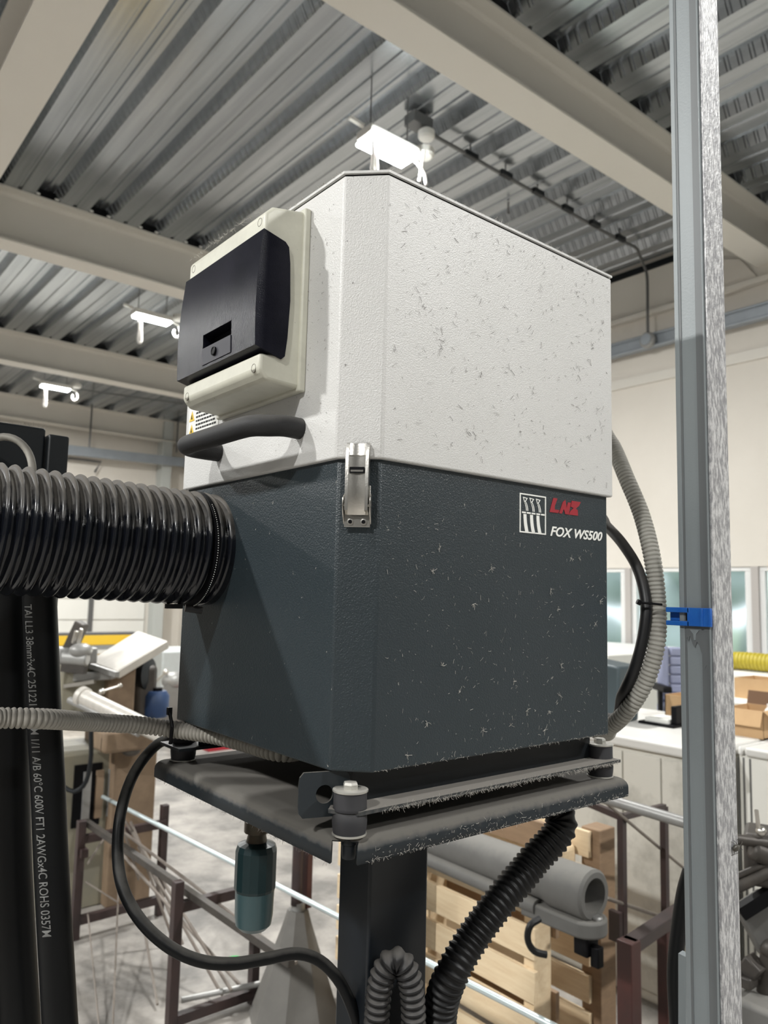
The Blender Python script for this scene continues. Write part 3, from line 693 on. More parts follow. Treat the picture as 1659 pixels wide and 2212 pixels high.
# tray: plate with rounded down-turned edge, corner notched at the front
mb = MB()
rr = .014
def lipprof(n=6): return [(rr*(1-math.sin(math.pi/2*k/n)), -rr*(1-math.cos(math.pi/2*k/n))) for k in range(n+1)]
ring = []
levels = [(rr, 0)] + [(rr-rr*math.sin(math.pi/2*k/6), -rr+rr*math.cos(math.pi/2*k/6)) for k in range(1, 7)] + [(0, -.026), (.003, -.026), (.003, -.012)]
nt_ = .020
def tray_outline(i, z):
    # notch at front corner (x small, y small)
    return [V((TX0+i+nt_, TY0+i, z)), V((TX1-i, TY0+i, z)), V((TX1-i, TY1-i, z)), V((TX0+i, TY1-i, z)), V((TX0+i, TY0+i+nt_, z))]
vs = []
for (i, dz) in levels: vs += tray_outline(i, TZ+dz)
fs = [(0, 1, 2, 3, 4)]
for l in range(len(levels)-1):
    for k in range(5):
        if k == 4 and l > 2: continue
        j = (k+1) % 5; fs.append((l*5+k, l*5+j, (l+1)*5+j, (l+1)*5+k))
mb.add(vs, fs)
trr = mb.build('tray', M['tray'], st, smooth=True, ang=50, label='dust covered tray with rolled edges')
sd = trr.modifiers.new('solid', 'SOLIDIFY'); sd.thickness = .0025; sd.offset = -1
tuft_line(420, (.03, .004, 1.512), (.5, .004, 1.512), 1, .0045, .00013).build('tray_lint', M['fluffw'], st, kind='stuff')
tuft_line(160, (.0, .03, 1.510), (.0, .46, 1.510), 1.5, .005, .00013).build('tray_side_lint', M['fluffd'], st, kind='stuff')
strands(150, lambda: V((.03+.46*random.random(), .0035, 1.512+.014*random.random())), .0012, .006, .00016, NR).build('lip_lint', M['fluffw'], st, kind='stuff')
MB().bb(.200, .308, .208, .278, 0, TZ-.004).build('column', M['column'], st, bevel=.004, seg=3)
MB().bb(.08, .43, .09, .40, 0, .012).build('foot_plate', M['column'], st, bevel=.002)
def mount(x, y):
    z = TZ
    rm = MB().lathe((x, y, z), (0, 0, 1), [(.0170, .002), (.0180, .008), (.0184, .014), (.0177, .021), (.0160, .0242), (.0178, .0247), (.0181, .0252), (.0176, .028), (.0174, .0435)], 40).build('rubber_mount', M['mountrubber'], st, smooth=True, ang=50)
    MB().lathe((x, y, z), (0, 0, 1), [(.0179, 0), (.0182, .001), (.0179, .002)], 40).build('washer', M['zinc'], rm, smooth=True)
    MB().lathe((x, y, z), (0, 0, 1), [(.0186, .0435), (.0188, .0445), (.0186, .0455)], 40).build('washer', M['zinc'], rm, smooth=True)
    MB().lathe((x, y, z), (0, 0, 1), [(.0082, .0455), (.0082, .050), (.0072, .0525)], 6).build('hex_bolt', M['zinc'], rm)
    MB().lathe((x, y, z), (0, 0, 1), [(.0065, -.024), (.0072, -.020), (.0072, -.010), (.0085, -.0095), (.0085, 0)], 24).build('stud', M['frame'], rm, smooth=True)
mount(.022, .022); mount(.470, .030); mount(.030, .440); mount(.470, .440)

# ------------------------------------------------------------------ hoses and cables on the machine
# big ribbed duct hose
hy, hzc, Rr = .340, 1.840, .0775
pth = smooth_path([(0.012, hy, hzc), (-.06, hy, hzc+.002), (-.16, hy+.002, hzc+.006), (-.28, hy+.002, hzc+.010), (-.42, hy-.002, hzc+.014), (-.60, hy-.02, hzc+.01), (-.85, hy-.08, hzc)], .0018)
PIT = .0152
def ductr(s, a):
    ph = (s/PIT+a/(2*math.pi)) % 1.0
    base = Rr-.0085
    if s < .012: return Rr-.001
    c = abs(ph-.5)/.30
    return base+(.0085*math.sqrt(max(0, 1-c*c)) if c < 1 else 0)
dh = thing('duct_hose', 'large black ribbed suction hose, dusty on top, entering the collector', 'hose', (-.3, hy, hzc-Rr))
MB().tube(pth, ductr, 72).build('ribbed_hose', M['duct'], dh, smooth=True, ang=80)
# worm clamp band near the machine with its screw
ring = [V((-.020, hy+math.cos(a)*(Rr+.001), hzc+math.sin(a)*(Rr+.001))) for a in [2*math.pi*k/48 for k in range(49)]]
mb = MB()
for k in range(48): mb.bar(ring[k], ring[k+1], .0012, .009, up=(1, 0, 0))
MB().lathe((-.0235, hy, hzc), (1, 0, 0), [(Rr+.0004, 0), (Rr+.0012, .0003), (Rr+.0012, .0062), (Rr+.0004, .0065)], 72).build('hose_clamp', M['black'], dh, smooth=True, label='thin black clamp band')
mb = MB()
for k in range(70):
    a_ = math.pi*(.25+.9*k/70); mb.sphere((-.0205, hy-math.sin(a_)*(Rr+.0016), hzc+math.cos(a_)*(Rr+.0016)), .0007, n=6)
mb.build('band_perforation', M['whitepl'], dh, kind='stuff')
mb = MB()
a = V((-.030, hy-.010, hzc-Rr-.003)); mb.cyl(a, a+V((.022, -.006, -.003)), .005, n=10); mb.box(a+V((-.014, .004, .002)), (.022, .008, .006))
mb.build('clamp_screw', M['rubber'], dh, smooth=True)

def corr(name, pts, R_, dep, pitch, mt, label, cat, n=20, root=None, group=None, pw=.6):
    p_ = smooth_path(pts, pitch/6)
    def rf(s, a): 
        ph = (s/pitch) % 1.0
        return R_-dep+dep*max(0, math.sin(math.pi*ph))**pw
    return MB().tube(p_, rf, n).build(name, mt, root, smooth=True, ang=85, label=label, cat=cat, group=group)
corr('flexible_conduit', [at(-60, 1556, .84), at(0, 1551, .87), at(100, 1553, .905), at(200, 1560, 1.0), at(300, 1566, 1.06), at(370, 1575, 1.075), at(450, 1586, 1.055), at(520, 1602, 1.03), V((.075, .235, 1.576)), V((.16, .27, 1.574)), V((.24, .30, 1.574))],
     .0122, .0030, .0064, M['conduit'], 'grey ribbed conduit running level under the black duct hose', 'conduit')
corr('drain_hose', [V((.462, .32, 2.09)), V((.50, .315, 2.11)), V((.57, .28, 2.14)), at(1262, 862, 1.40), at(1290, 905, 1.38), at(1312, 945, 1.355), at(1328, 972, 1.33), at(1352, 1030, 1.28), at(1385, 1110, 1.24), at(1408, 1200, 1.20), at(1420, 1300, 1.18), at(1418, 1390, 1.16), at(1395, 1470, 1.16), at(1355, 1535, 1.18), at(1318, 1570, 1.22), at(1293, 1580, 1.27), V((.58, .25, 1.60)), V((.52, .30, 1.615)), V((.456, .31, 1.62))],
     .0135, .0024, .0066, M['conduitR'], 'pale grey ribbed hose arching beside the housing edge and grey post', 'hose')
pipe('power_cable', [V((.456, .26, 1.90)), V((.50, .255, 1.92)), V((.57, .23, 1.94)), at(1285, 1112, 1.34), at(1312, 1138, 1.29), at(1345, 1175, 1.24), at(1378, 1230, 1.20), at(1395, 1300, 1.17), at(1390, 1370, 1.16), at(1372, 1440, 1.16), at(1345, 1500, 1.18), at(1316, 1552, 1.25), V((.60, .24, 1.63)), V((.53, .27, 1.66)), V((.456, .275, 1.66))], .0085, M['rubber'],
     'smooth black cable tied to the pale ribbed hose', 'cable', step=.006, n=16)
a = at(1378, 1301, 1.15); c = at(1430, 1306, 1.15)
MB().tube([a, a.lerp(c, .5)+V((-.002, -.002, 0)), c], .0018, 8).cyl(at(1376, 1299, 1.15), at(1384, 1303, 1.15), .004).build('cable_tie', M['black'], label='black cable tie binding cable and ribbed hose near the post', cat='cable tie', smooth=True)
pipe('looped_cable', [at(400, 1578, 1.22), at(375, 1592, 1.18), at(335, 1612, 1.14), at(290, 1670, 1.10), at(262, 1750, 1.06), at(254, 1840, 1.03), at(266, 1920, 1.0), at(305, 1990, .98), at(365, 2045, .97), at(430, 2075, .97), at(500, 2082, .98), at(570, 2072, 1.0), at(640, 2060, 1.02), at(690, 2075, 1.03), at(730, 2115, 1.03), at(758, 2170, 1.03), at(775, 2230, 1.03), at(780, 2320, 1.03)],
     .0078, M['cableblk'], 'dusty black cable hanging in a long loop below the tray', 'cable', step=.008, n=16)
a = at(366, 1536, 1.06); c = at(368, 1606, 1.06)
MB().tube([a, at(372, 1570, 1.052), c], .0026, 8).box(a, (.006, .006, .010)).build('conduit_tie', M['black'], label='black cable tie around the level grey conduit', cat='cable tie')
# black corrugated hoses in front of the column
corr('bent_black_hose', [at(812, 2330, 1.0), at(812, 2250, 1.0), at(816, 2170, 1.0), at(824, 2115, 1.0), at(842, 2080, 1.0), at(865, 2078, 1.0), at(884, 2112, 1.0), at(892, 2170, 1.0), at(893, 2250, 1.0), at(893, 2330, 1.0)],
     .0172, .0046, .0100, M['rubber'], 'black ribbed hose bent in a tight upturned loop before the column', 'hose', n=28, pw=1.8)
corr('slanting_black_hose', [V((.42, .16, 1.525)), at(1212, 1768, 1.13), at(1150, 1862, 1.10), at(1085, 1940, 1.07), at(1025, 2020, 1.05), at(980, 2095, 1.03), at(955, 2160, 1.03), at(948, 2230, 1.03), at(945, 2320, 1.03)],
     .0235, .0034, .0088, M['hoseblk'], 'black ribbed hose slanting down from the tray beside the column', 'hose', n=28, pw=3)
# filter jar hanging beneath the tray
jc = at(551, 1905, 1.16); jt = at(551, 1820, 1.16); jb = at(551, 1998, 1.16); JX, JY = jc.x, jc.y
jz1, jz0 = jt.z, jb.z; jr = .0318; jm = jz0+(jz1-jz0)*.47
fj = thing('filter_bowl', 'teal filter bowl with a darker shroud hanging under the tray', 'filter', (JX, JY, jz0))
MB().lathe((JX, JY, 0), (0, 0, 1), [(.004, jz0-.003), (jr*.62, jz0-.002), (jr*.84, jz0+.005), (jr*.90, jz0+.018), (jr*.93, jm-.002)], 32).build('bowl', M['teal'], fj, smooth=True)
sm = MB()
for k in range(24):
    pass
pr = []
def shroud_r(k, r0): return r0*(1.0 if k % 4 else .96)
prs = [(jr*.95, jm-.004), (jr*.99, jm), (jr*.99, jz1-.012), (jr*.90, jz1-.004), (jr*.55, jz1)]
MB().lathe((JX, JY, 0), (0, 0, 1), prs, 16).build('shroud', M['tealdark'], fj)
MB().lathe((JX, JY, 0), (0, 0, 1), [(jr*.5, jz1), (jr*.42, jz1+.012), (jr*.62, jz1+.014), (jr*.62, jz1+.030), (jr*.40, jz1+.032), (jr*.40, 1.515)], 12).build('fitting', M['brass'], fj, smooth=True)

# ------------------------------------------------------------------ grey strut post, clamp, bug
ps = thing('strut_post', 'tall grey painted steel channel post with mottled galvanised side', 'post', (.59, -.06, 0))
D = 1.10
p0 = at(1467, 1200, D); p1 = at(1541, 1200, D); X0 = p1.x; yA = p1.y   # corner between the two faces
wY = abs(pl(1467, 1200, 0, X0).y-yA); 
pR = pl(1579, 1200, 1, yA); wX = pR.x-X0
MB().bb(X0, X0+wX, yA+.004, yA+wY, 0, ZC).build('channel', M['postgrey'], ps, bevel=.002, label='grey painted channel')
MB().bb(X0-.0022, X0, yA+wY*.86, yA+wY, 0, ZC).build('lip_strip', M['postgrey'], ps, bevel=.001)
MB().bb(X0-.0012, X0, yA+wY*.80, yA+wY*.86, 0, ZC).build('groove_strip', M['postdark'], ps)
MB().bb(X0-.0016, X0, yA+wY*.13, yA+wY*.36, 0, ZC).build('worn_strip', M['postdark'], ps)
MB().bb(X0-.0045, X0, yA+.004, yA+wY*.13, 0, ZC).build('corner_lip', M['postgrey'], ps, bevel=.0012)
MB().bb(X0-.001, X0+wX, yA, yA+.004, 0, ZC).build('galvanised_face', M['galv'], ps, bevel=.001, label='rough mottled galvanised face')
MB().bb(X0-.03, X0+wX+.03, yA-.03, yA+wY+.03, 0, .01).build('foot_plate', M['postgrey'], ps)
# clamp
cz1 = pl(1500, 1313, 0, X0-.006).z; cz0 = pl(1500, 1353, 0, X0-.006).z
yl = pl(1438, 1330, 0, X0-.008).y; yr = yA+.001; ym = pl(1488, 1330, 0, X0-.008).y
cl = thing('pipe_clamp', 'bright blue plastic clamp gripping the grey post', 'clamp', (X0, yA+wY/2, cz0))
MB().bb(X0-.008, X0-.0046, yr, ym, cz0, cz1).bb(X0-.010, X0-.008, yr, yr+.004, cz0, cz1).bb(X0-.010, X0-.008, yr+.012, yr+.016, cz0, cz1).build('band', M['blue'], cl, bevel=.0008)
hgt = cz1-cz0
MB().bb(X0-.008, X0+.012, ym, yl, cz1-hgt*.28, cz1).bb(X0-.008, X0+.012, ym, yl, cz0, cz0+hgt*.26).bb(X0+.004, X0+.012, ym, yl, cz0+hgt*.26, cz1-hgt*.28).bb(X0-.008, X0+.012, ym-.001, ym+.003, cz0, cz1).build('jaw', M['blue'], cl, bevel=.0008)
MB().bb(X0-.0078, X0+.004, ym+.002, ym+.005, cz0+hgt*.3, cz0+hgt*.7).build('catch', M['black'], cl)
# greyish smeared Y mark below the clamp
yy = pl(1503, 1368, 0, X0).y; zz = pl(1503, 1368, 0, X0).z
q_ = [(.14, .010), (.80, .010), (.80, -.004), (.74, -.012), (.70, -.004), (.62, -.016), (.55, -.020), (.50, -.012), (.44, -.016), (.38, -.026), (.30, -.034), (.34, -.040), (.30, -.052), (.24, -.044), (.14, -.062)]
MB().ext([(X0-.0024, yA+wY*a_, zz+b_) for a_, b_ in q_], (.0014, 0, 0)).build('dark_smear', M['postdark'], ps)
s_ = .0075
MB().ext([(X0-.003, yy+s_, zz+s_*.7), (X0-.003, yy+s_*.3, zz-.001), (X0-.003, yy+s_*.18, zz-s_*1.3), (X0-.003, yy-s_*.18, zz-s_*1.3), (X0-.003, yy-s_*.3, zz-.001), (X0-.003, yy-s_, zz+s_*.7)], (-.0004, 0, 0)).build('mark', M['postgrey'], ps)
# shield bug on the edge
bp_ = pl(1590, 1832, 1, yA-.003); 
bug = thing('shield_bug', 'small dark shield bug clinging to the galvanised post face', 'insect', bp_)
MB().sphere(bp_, .0058, (1.5, .55, .8), 14).build('body', M['bug'], bug, smooth=True)
MB().sphere(bp_+V((.0095, 0, .0005)), .0022, (1, .7, .8), 10).build('head', M['bug'], bug, smooth=True)
for k in range(6):
    dx = (-.004, 0, .005)[k % 3]; s2 = 1 if k < 3 else -1
    MB().tube([bp_+V((dx, .001, s2*.003)), bp_+V((dx*1.5, -.001, s2*.007)), bp_+V((dx*2, .003, s2*.0095))], .0004, 5).build('leg', M['bug'], bug)
for s2 in (1, -1): MB().tube([bp_+V((.011, 0, s2*.001)), bp_+V((.015, -.001, s2*.004)), bp_+V((.019, 0, s2*.006))], .0003, 5).build('antenna', M['bug'], bug)
# black strap and grey clip behind the post foot
mb = MB(); 
sp_ = [at(1492, 1880, 1.25), at(1478, 1930, 1.25), at(1466, 2010, 1.25), at(1458, 2090, 1.25), at(1460, 2170, 1.25), at(1470, 2300, 1.25)]
pipe('bulging_cable', sp_, .0125, M['cableblk'], 'thick black cable bulging out beside the lower post', 'cable', step=.012, n=14)
a = at(1478, 2060, 1.13); c = at(1478, 2330, 1.13)
MB().bar(a, c, .012, .012).build('edge_strip', M['postgrey'], label='short grey steel strip beside the lower post', cat='strip')

# ------------------------------------------------------------------ black enclosure and heavy cables at the hose side
DE = 1.22
e0 = at(98, 925, DE)
cbx = thing('cable_enclosure', 'tall black painted steel enclosure behind the duct hose', 'enclosure', (e0.x-.1, e0.y+.1, 0))
zt_ = e0.z
ya_ = e0.y
xr = pl(100, 930, 1, ya_).x
MB().bb(xr-.35, xr, ya_, ya_+.22, 0, zt_).build('main_case', M['frame'], cbx, bevel=.004)
xa = pl(106, 940, 1, ya_-.01).x; xb = pl(151, 940, 1, ya_-.01).x; z2 = pl(128, 940, 1, ya_-.01).z
MB().bb(xa, xb, ya_-.01, ya_+.03, 1.70, z2).build('side_block', M['frame'], cbx, bevel=.003)
tuft_line(120, (xr-.3, ya_, zt_), (xr, ya_, zt_), -1, .008).build('top_lint', M['fluffw'], cbx, kind='stuff')
corr_pts = [at(-40, 960, 1.12), at(0, 944, 1.13), at(35, 950, 1.13), at(60, 975, 1.13), at(70, 1010, 1.12), at(66, 1050, 1.12)]
pipe('arched_cable', corr_pts, .0055, M['conduit'], 'grey cable arched over the duct hose at the black enclosure', 'cable', step=.008, n=12)
# printed heavy cable
kp = [at(84, 1180, .985), at(86, 1300, .985), at(90, 1400, .985), at(96, 1550, .98), at(104, 1700, .975), at(110, 1850, .965), at(118, 2000, .955), at(130, 2212, .945), at(140, 2330, .94)]
pc = smooth_path(kp, .006); CRd = .0208
hc = thing('printed_power_cable', 'thick black power cable with white print hanging beside the enclosure', 'cable', pc[-1])
MB().tube(pc, CRd, 36).build('sheath', M['cableblk'], hc, smooth=True)
# print wraps the sheath
cum = [0]
for i in range(1, len(pc)): cum.append(cum[-1]+(pc[i]-pc[i-1]).length)
def cable_s(ypx):
    best = min(range(len(pc)), key=lambda i: abs(projy(pc[i])-ypx)); return cum[best]
def projy(p):
    d = p-CAM; return H0/2-FPX*d.dot(CU)/d.dot(CF)
s0, s1 = cable_s(1298), cable_s(2003)
vs, fs = text_mesh('TAI LL3 38mm\u00b2x4C 251221 C  UM 1/11 A/B 60\u00b0C 600V FT1 2AWGx4C ROHS 0357M', .0155, 0, .00012)
wx = max(v.x for v in vs)
T_, N_, B_ = frames(pc)
out = []
for v in vs:
    s_ = s0+(s1-s0)*v.x/wx
    i = max(0, min(len(pc)-2, next((k for k in range(len(cum)-1) if cum[k+1] > s_), len(pc)-2)))
    t_ = (s_-cum[i])/(cum[i+1]-cum[i]); c = pc[i].lerp(pc[i+1], t_); T = T_[i].lerp(T_[i+1], t_).normalized()
    toC = (CAM-c); toC = (toC-T*toC.dot(T)).normalized(); side = T.cross(toC)   # direction across the cable
    if side.dot(CR) < 0: side = -side
    # letters' tops point to image right; centre of print lies on the left part of the sheath
    ang = (-.70+.25*(v.x/wx)) + (v.y-.0055)/CRd
    out.append(c+(toC*math.cos(ang)+side*math.sin(ang))*(CRd+.0007+abs(v.z)*.5))
MB().add(out, fs).build('cable_print', M['printgrey'], hc, label='white cable markings')
kp2 = [at(18, 1250, 1.05), at(20, 1400, 1.05), at(20, 1600, 1.04), at(22, 1800, 1.03), at(30, 2000, 1.02), at(42, 2212, 1.01), at(48, 2330, 1.0)]
pipe('plain_power_cable', kp2, .026, M['cableblk'], 'thickest plain black power cable at the frame edge', 'cable', step=.01, n=24)

# ------------------------------------------------------------------ steel rack with rods
rk = thing('steel_stock_rack', 'low brown steel stock rack holding loose rods below the tray', 'rack', (1.2, 2.8, 0))
hR = .585; w = .04
ax_, ay_ = .934, 3.509; cx_, cy_ = .983, 2.447; bx_ = 1.402
def post(x, y, h): MB().bb(x-w/2, x+w/2, y-w/2, y+w/2, 0, h).build('rack_post', M['rackbrown'], rk, bevel=.002)
post(ax_, ay_, hR); post(cx_, cy_, hR); post(1.402, 3.55, hR)
for (a, b_) in (((ax_, ay_, .49), (1.402, 3.53, .49)), ((ax_, ay_, .09), (1.402, 3.53, .09)), ((cx_, cy_, .48), (1.38, cy_, .48)), ((cx_, cy_, .04), (1.38, cy_, .04)), ((1.36, cy_, .0), (1.36, cy_, .50)),
                ((ax_+.01, ay_, .43), (ax_+.01, ay_-.05, .43))):
    MB().bar(a, b_, .035, .04).build('rack_rail', M['rackbrown'], rk)
a = pl(185, 1775, 2, .56); c = pl(630, 2080, 2, .50)
MB().bar(a, c, .028, .028).build('rack_rail', M['darksteel'], rk)
# loose rods
rods = [((190, 1775, .50), (520, 2010, .30)), ((268, 1770, .58), (500, 2140, .12)), ((282, 1775, .58), (395, 2040, .1)), ((250, 1830, .5), (520, 2130, .1)),
        ((270, 1800, .55), (640, 2080, .40)), ((295, 1810, .5), (370, 2020, .05)), ((262, 1775, .6), (300, 1900, .3)), ((300, 1830, .45), (480, 2150, .03))]
for i, (a, c) in enumerate(rods):
    MB().cyl(pl(a[0], a[1], 2, a[2]), pl(c[0], c[1], 2, c[2]), .007, n=8).build('steel_rod', M['rod'], label='dull steel rod lying slantwise in the brown stock rack', cat='rod', group='loose rods in the stock rack', smooth=True)
wl = ['longest thin wire rod leaning upright in the open middle of the stock rack', 'thin wire rod leaning beside the printed cable below the rack post', 'thin rod leaning on the rack behind the looped cable', 'short thin rod sticking out sideways from the first rack post', 'short thin rod beside the looped cable at the rack top']
for i, (a, c, r_) in enumerate((((256, 1920, .2), (240, 2300, .01), .005), ((190, 1975, .2), (215, 2230, .01), .004), ((312, 2010, .15), (340, 2170, .02), .006), ((185, 1905, .3), (256, 1950, .3), .004), ((235, 1795, .5), (190, 1865, .5), .005))):
    MB().cyl(pl(a[0], a[1], 2, a[2]), pl(c[0], c[1], 2, c[2]), r_, n=6).build('thin_wire_rod', M['rod'], label=wl[i], cat='rod', smooth=True)
a = pl(222, 1721, 2, .62); c = pl(742, 1986, 2, .62)
MB().cyl(a, a+(c-a)*1.45, .0105, n=12).build('zinc_rod', M['brightrod'], label='long bright zinc rod laid across the stock rack', cat='rod', smooth=True)
a = pl(330, 2172, 2, .52); c = pl(560, 2118, 2, .50)
MB().cyl(pl(392, 2160, 2, .1), pl(560, 2125, 2, .1), .012, n=10).build('pale_bar', M['greymetal'], label='pale round bar lying low across the rack near the cone stand', cat='bar', smooth=True)

# cone stand with brown mast
cs = thing('cone_stand', 'worn grey faceted cone stand with a brown mast on the floor', 'stand', (1.44, 2.2, 0))
c0 = pl(612, 2260, 2, 0); cX, cY = 1.45, 2.25
MB().lathe((cX, cY, 0), (0, 0, 1), [(.20, 0), (.19, .02), (.060, .38), (.045, .43)], 8).build('cone', M['cone'], cs)
MB().lathe((cX, cY, 0), (0, 0, 1), [(.032, .40), (.030, .46)], 16).build('collar', M['greymetal'], cs, smooth=True)
MB().cyl((cX-.01, cY, .45), (cX-.01, cY, .78), .024, n=16).build('mast', M['rackbrown'], cs, smooth=True)
MB().bb(cX+.03, cX+.055, cY-.02, cY+.02, .43, .66).build('side_bar', M['redbrown'], cs)
MB().lathe((cX-.01, cY, .72), (0, 0, 1), [(.03, 0), (.036, .02), (.036, .06), (.02, .08)], 12).build('mast_knob', M['brass'], cs, smooth=True)

# ------------------------------------------------------------------ pallet on edge, cast arm, frames at right
XP = 1.70
def PX(x, y, v=XP): return pl(x, y, 0, v)
yR = PX(1155, 2060).y
pt = thing('wooden_pallet', 'pale wooden pallet standing on edge behind the column', 'pallet', (XP+.06, yR+.4, 0))
zz = [(PX(1155, 2068).z, PX(1155, 2008).z), (PX(1150, 2158).z, PX(1150, 2100).z), (PX(1135, 2240).z, PX(1135, 2184).z)]
dz = zz[0][1]-zz[1][1]; hb = .105
tops = [zz[0][1]+dz, zz[0][1], zz[1][1], zz[1][1]-dz*.95, zz[1][1]-dz*1.9]
for i, tz in enumerate(tops):
    z0_ = max(.0, tz-hb)
    if i == 4: z0_ = max(0.002, tz-.1)
    mb = MB().bb(XP, XP+.020, yR, yR+1.15, z0_, tz); mb.build('deck_board', M['wood'], pt, bevel=.002)
ztop = tops[0]; 
for dy in (0.02, .55, 1.05):
    MB().bb(XP+.020, XP+.115, yR+dy, yR+dy+.045, 0.002, ztop).build('stringer', M['wood'], pt, bevel=.003)
for k in range(4):
    MB().bb(XP+.115, XP+.135, yR, yR+1.15, .03+k*.28, .13+k*.28).build('bottom_board', M['wooddark'], pt, bevel=.002)
# second stack of lumber beyond
XQ = 2.15; a = pl(1290, 1815, 0, XQ); 
pt2 = thing('lumber_stack', 'aged wooden pallet with knotty blocks behind the grey cast tube', 'pallet', (XQ+.1, a.y+.4, 0))
z1_ = pl(1200, 1765, 0, XQ).z
for k in range(6):
    tz = z1_-.02-k*.135
    if tz < .12: break
    MB().bb(XQ, XQ+.02, a.y+.04, a.y+1.1, tz-.10, tz).build('deck_board', M['wood'], pt2, bevel=.002)
for dy in (0, .40, .9):
    MB().bb(XQ+.02, XQ+.12, a.y+dy, a.y+dy+.09, 0.002, z1_-.01).build('stringer', M['wooddark'], pt2, bevel=.004)
b_ = pl(1195, 1852, 0, XQ-.05)
MB().box(b_, (.10, .16, .13)).build('corner_block', M['wood'], pt2, bevel=.02)
# cast arm: tube along y with open end
DA = 2.35
ea = at(1283, 1935, DA); dirA = V((0, 1, 0)); 
far = pl(930, 1805, 0, ea.x)
dirA = (at(960, 1828, DA*1.22)-ea).normalized(); dirA.z *= .3; dirA.normalize()
ar = thing('cast_machine_arm', 'grey cast tubular machine arm resting before the pallets', 'machine arm', ea-V((0, 0, .1)))
Rt = .068
MB().lathe(ea, dirA, [(Rt*.74, .30), (Rt*.76, -.004), (Rt*1.0, -.004), (Rt*1.12, .004), (Rt*1.12, .14), (Rt*.98, .17), (Rt*.98, .9)], 32).build('outer_tube', M['castgrey'], ar, smooth=True, ang=40)
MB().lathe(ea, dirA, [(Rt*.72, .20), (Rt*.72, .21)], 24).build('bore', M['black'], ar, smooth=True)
bse = ea+V((0, 0, -.088))+dirA*.06
right_ = dirA.cross(V((0, 0, 1))).normalized()
o_ = []
for k in range(13):
    a_ = -math.pi/2+math.pi*k/12; o_.append(bse-dirA*(.03+.065*math.cos(a_))+right_*.065*math.sin(a_))
o_ += [bse+dirA*.18+right_*.065, bse+dirA*.18-right_*.065]
MB().ext([p-V((0, 0, .028)) for p in o_], (0, 0, .05)).build('clamp_foot', M['castgrey'], ar, bevel=.008)
MB().lathe(bse-dirA*.07, (0, 0, 1), [(.018, 0), (.018, .028), (.014, .032)], 16).build('foot_bolt', M['greymetal'], ar, smooth=True)
MB().box(bse+V((0, 0, -.06))-dirA*.03, (.06, .05, .06)).box(bse+V((0, 0, -.085))-dirA*.07, (.03, .03, .06)).build('lower_lug', M['black'], ar, bevel=.004)
sb0 = bse+dirA*.12-right_*.02
MB().cyl(sb0-right_*.03+V((0, 0, .01)), sb0-right_*.03+dirA*.85+V((0, 0, .03)), .024).build('side_bar', M['castgrey'], ar, smooth=True)
MB().tube(smooth_path([at(1165, 1985, 2.28), at(1145, 2000, 2.26), at(1140, 2030, 2.26), at(1155, 2055, 2.26), at(1188, 2064, 2.26)], .01), .010, 10).build('rubber_hose', M['hoseblk'], ar, smooth=True, label='short black rubber hose curling under the arm')
fe = ea+dirA*.86
MB().bb(fe.x-.03, fe.x+.03, fe.y-.03, fe.y+.03, 0, fe.z-.03).build('support_leg', M['castgrey'], ar, bevel=.005)

# dark square-tube frame beside the cabinets
XCF = 2.768
df = thing('dark_steel_frame', 'dark thin square-tube frame standing against the stained cabinet', 'frame', (2.3, 1.15, 0))
a = at(1343, 1765, 2.75)
MB().bb(a.x-.012, a.x+.012, a.y-.012, a.y+.012, 0, a.z).build('upright', M['rackbrown'], df)
c = at(1240, 1722, 3.0); MB().bar(a, c, .022, .022).build('cross_bar', M['rackbrown'], df)
c = at(1434, 1742, 3.0); MB().bar(a, c, .020, .020).build('cross_bar', M['rackbrown'], df)
MB().bb(c.x-.012, c.x+.012, c.y-.012, c.y+.012, 0, c.z).build('upright', M['rackbrown'], df)
b1 = at(1330, 2000, 2.7); MB().box(b1, (.02, .045, .10)).build('slotted_bracket', M['rackbrown'], df)
MB().cyl(at(1295, 1722, 2.6), at(1500, 1783, 2.35), .018, n=16).build('silver_pipe', M['greymetal'], label='silver round pipe lying above the dark frame', cat='pipe', smooth=True)
MB().cyl(at(1310, 1735, 2.6), pl(1500, 1895, 0, XCF), .006, n=8).build('thin_rod', M['rod'], label='thin rod slanting steeply below the silver pipe', cat='rod', smooth=True)
MB().cyl(at(1310, 1940, 2.6), pl(1490, 2002, 0, XCF), .007, n=8).build('thin_rod', M['rod'], label='thin dark rod sticking out of the cast arm end towards the post', cat='rod', smooth=True)
rf = thing('red_brown_frame', 'red-brown steel frame with thick upright beside the lower post', 'frame', (1.9, .85, 0))
a = at(1358, 2030, 2.5); 
MB().bb(a.x-.028, a.x+.028, a.y-.028, a.y+.028, 0, a.z).build('upright', M['redbrown'], rf, bevel=.003)
c = at(1478, 1955, 2.85); MB().bar((a.x, a.y, a.z-.02), (c.x+.12, c.y, a.z-.02), .05, .04).build('top_rail', M['rackbrown'], rf, bevel=.003)
d_ = V((a.x+.30, c.y if False else a.y+(c.y-a.y)*.7, 0)); MB().bb(d_.x-.02, d_.x+.02, d_.y-.02, d_.y+.02, 0, a.z-.04).build('upright', M['redbrown'], rf, bevel=.003)

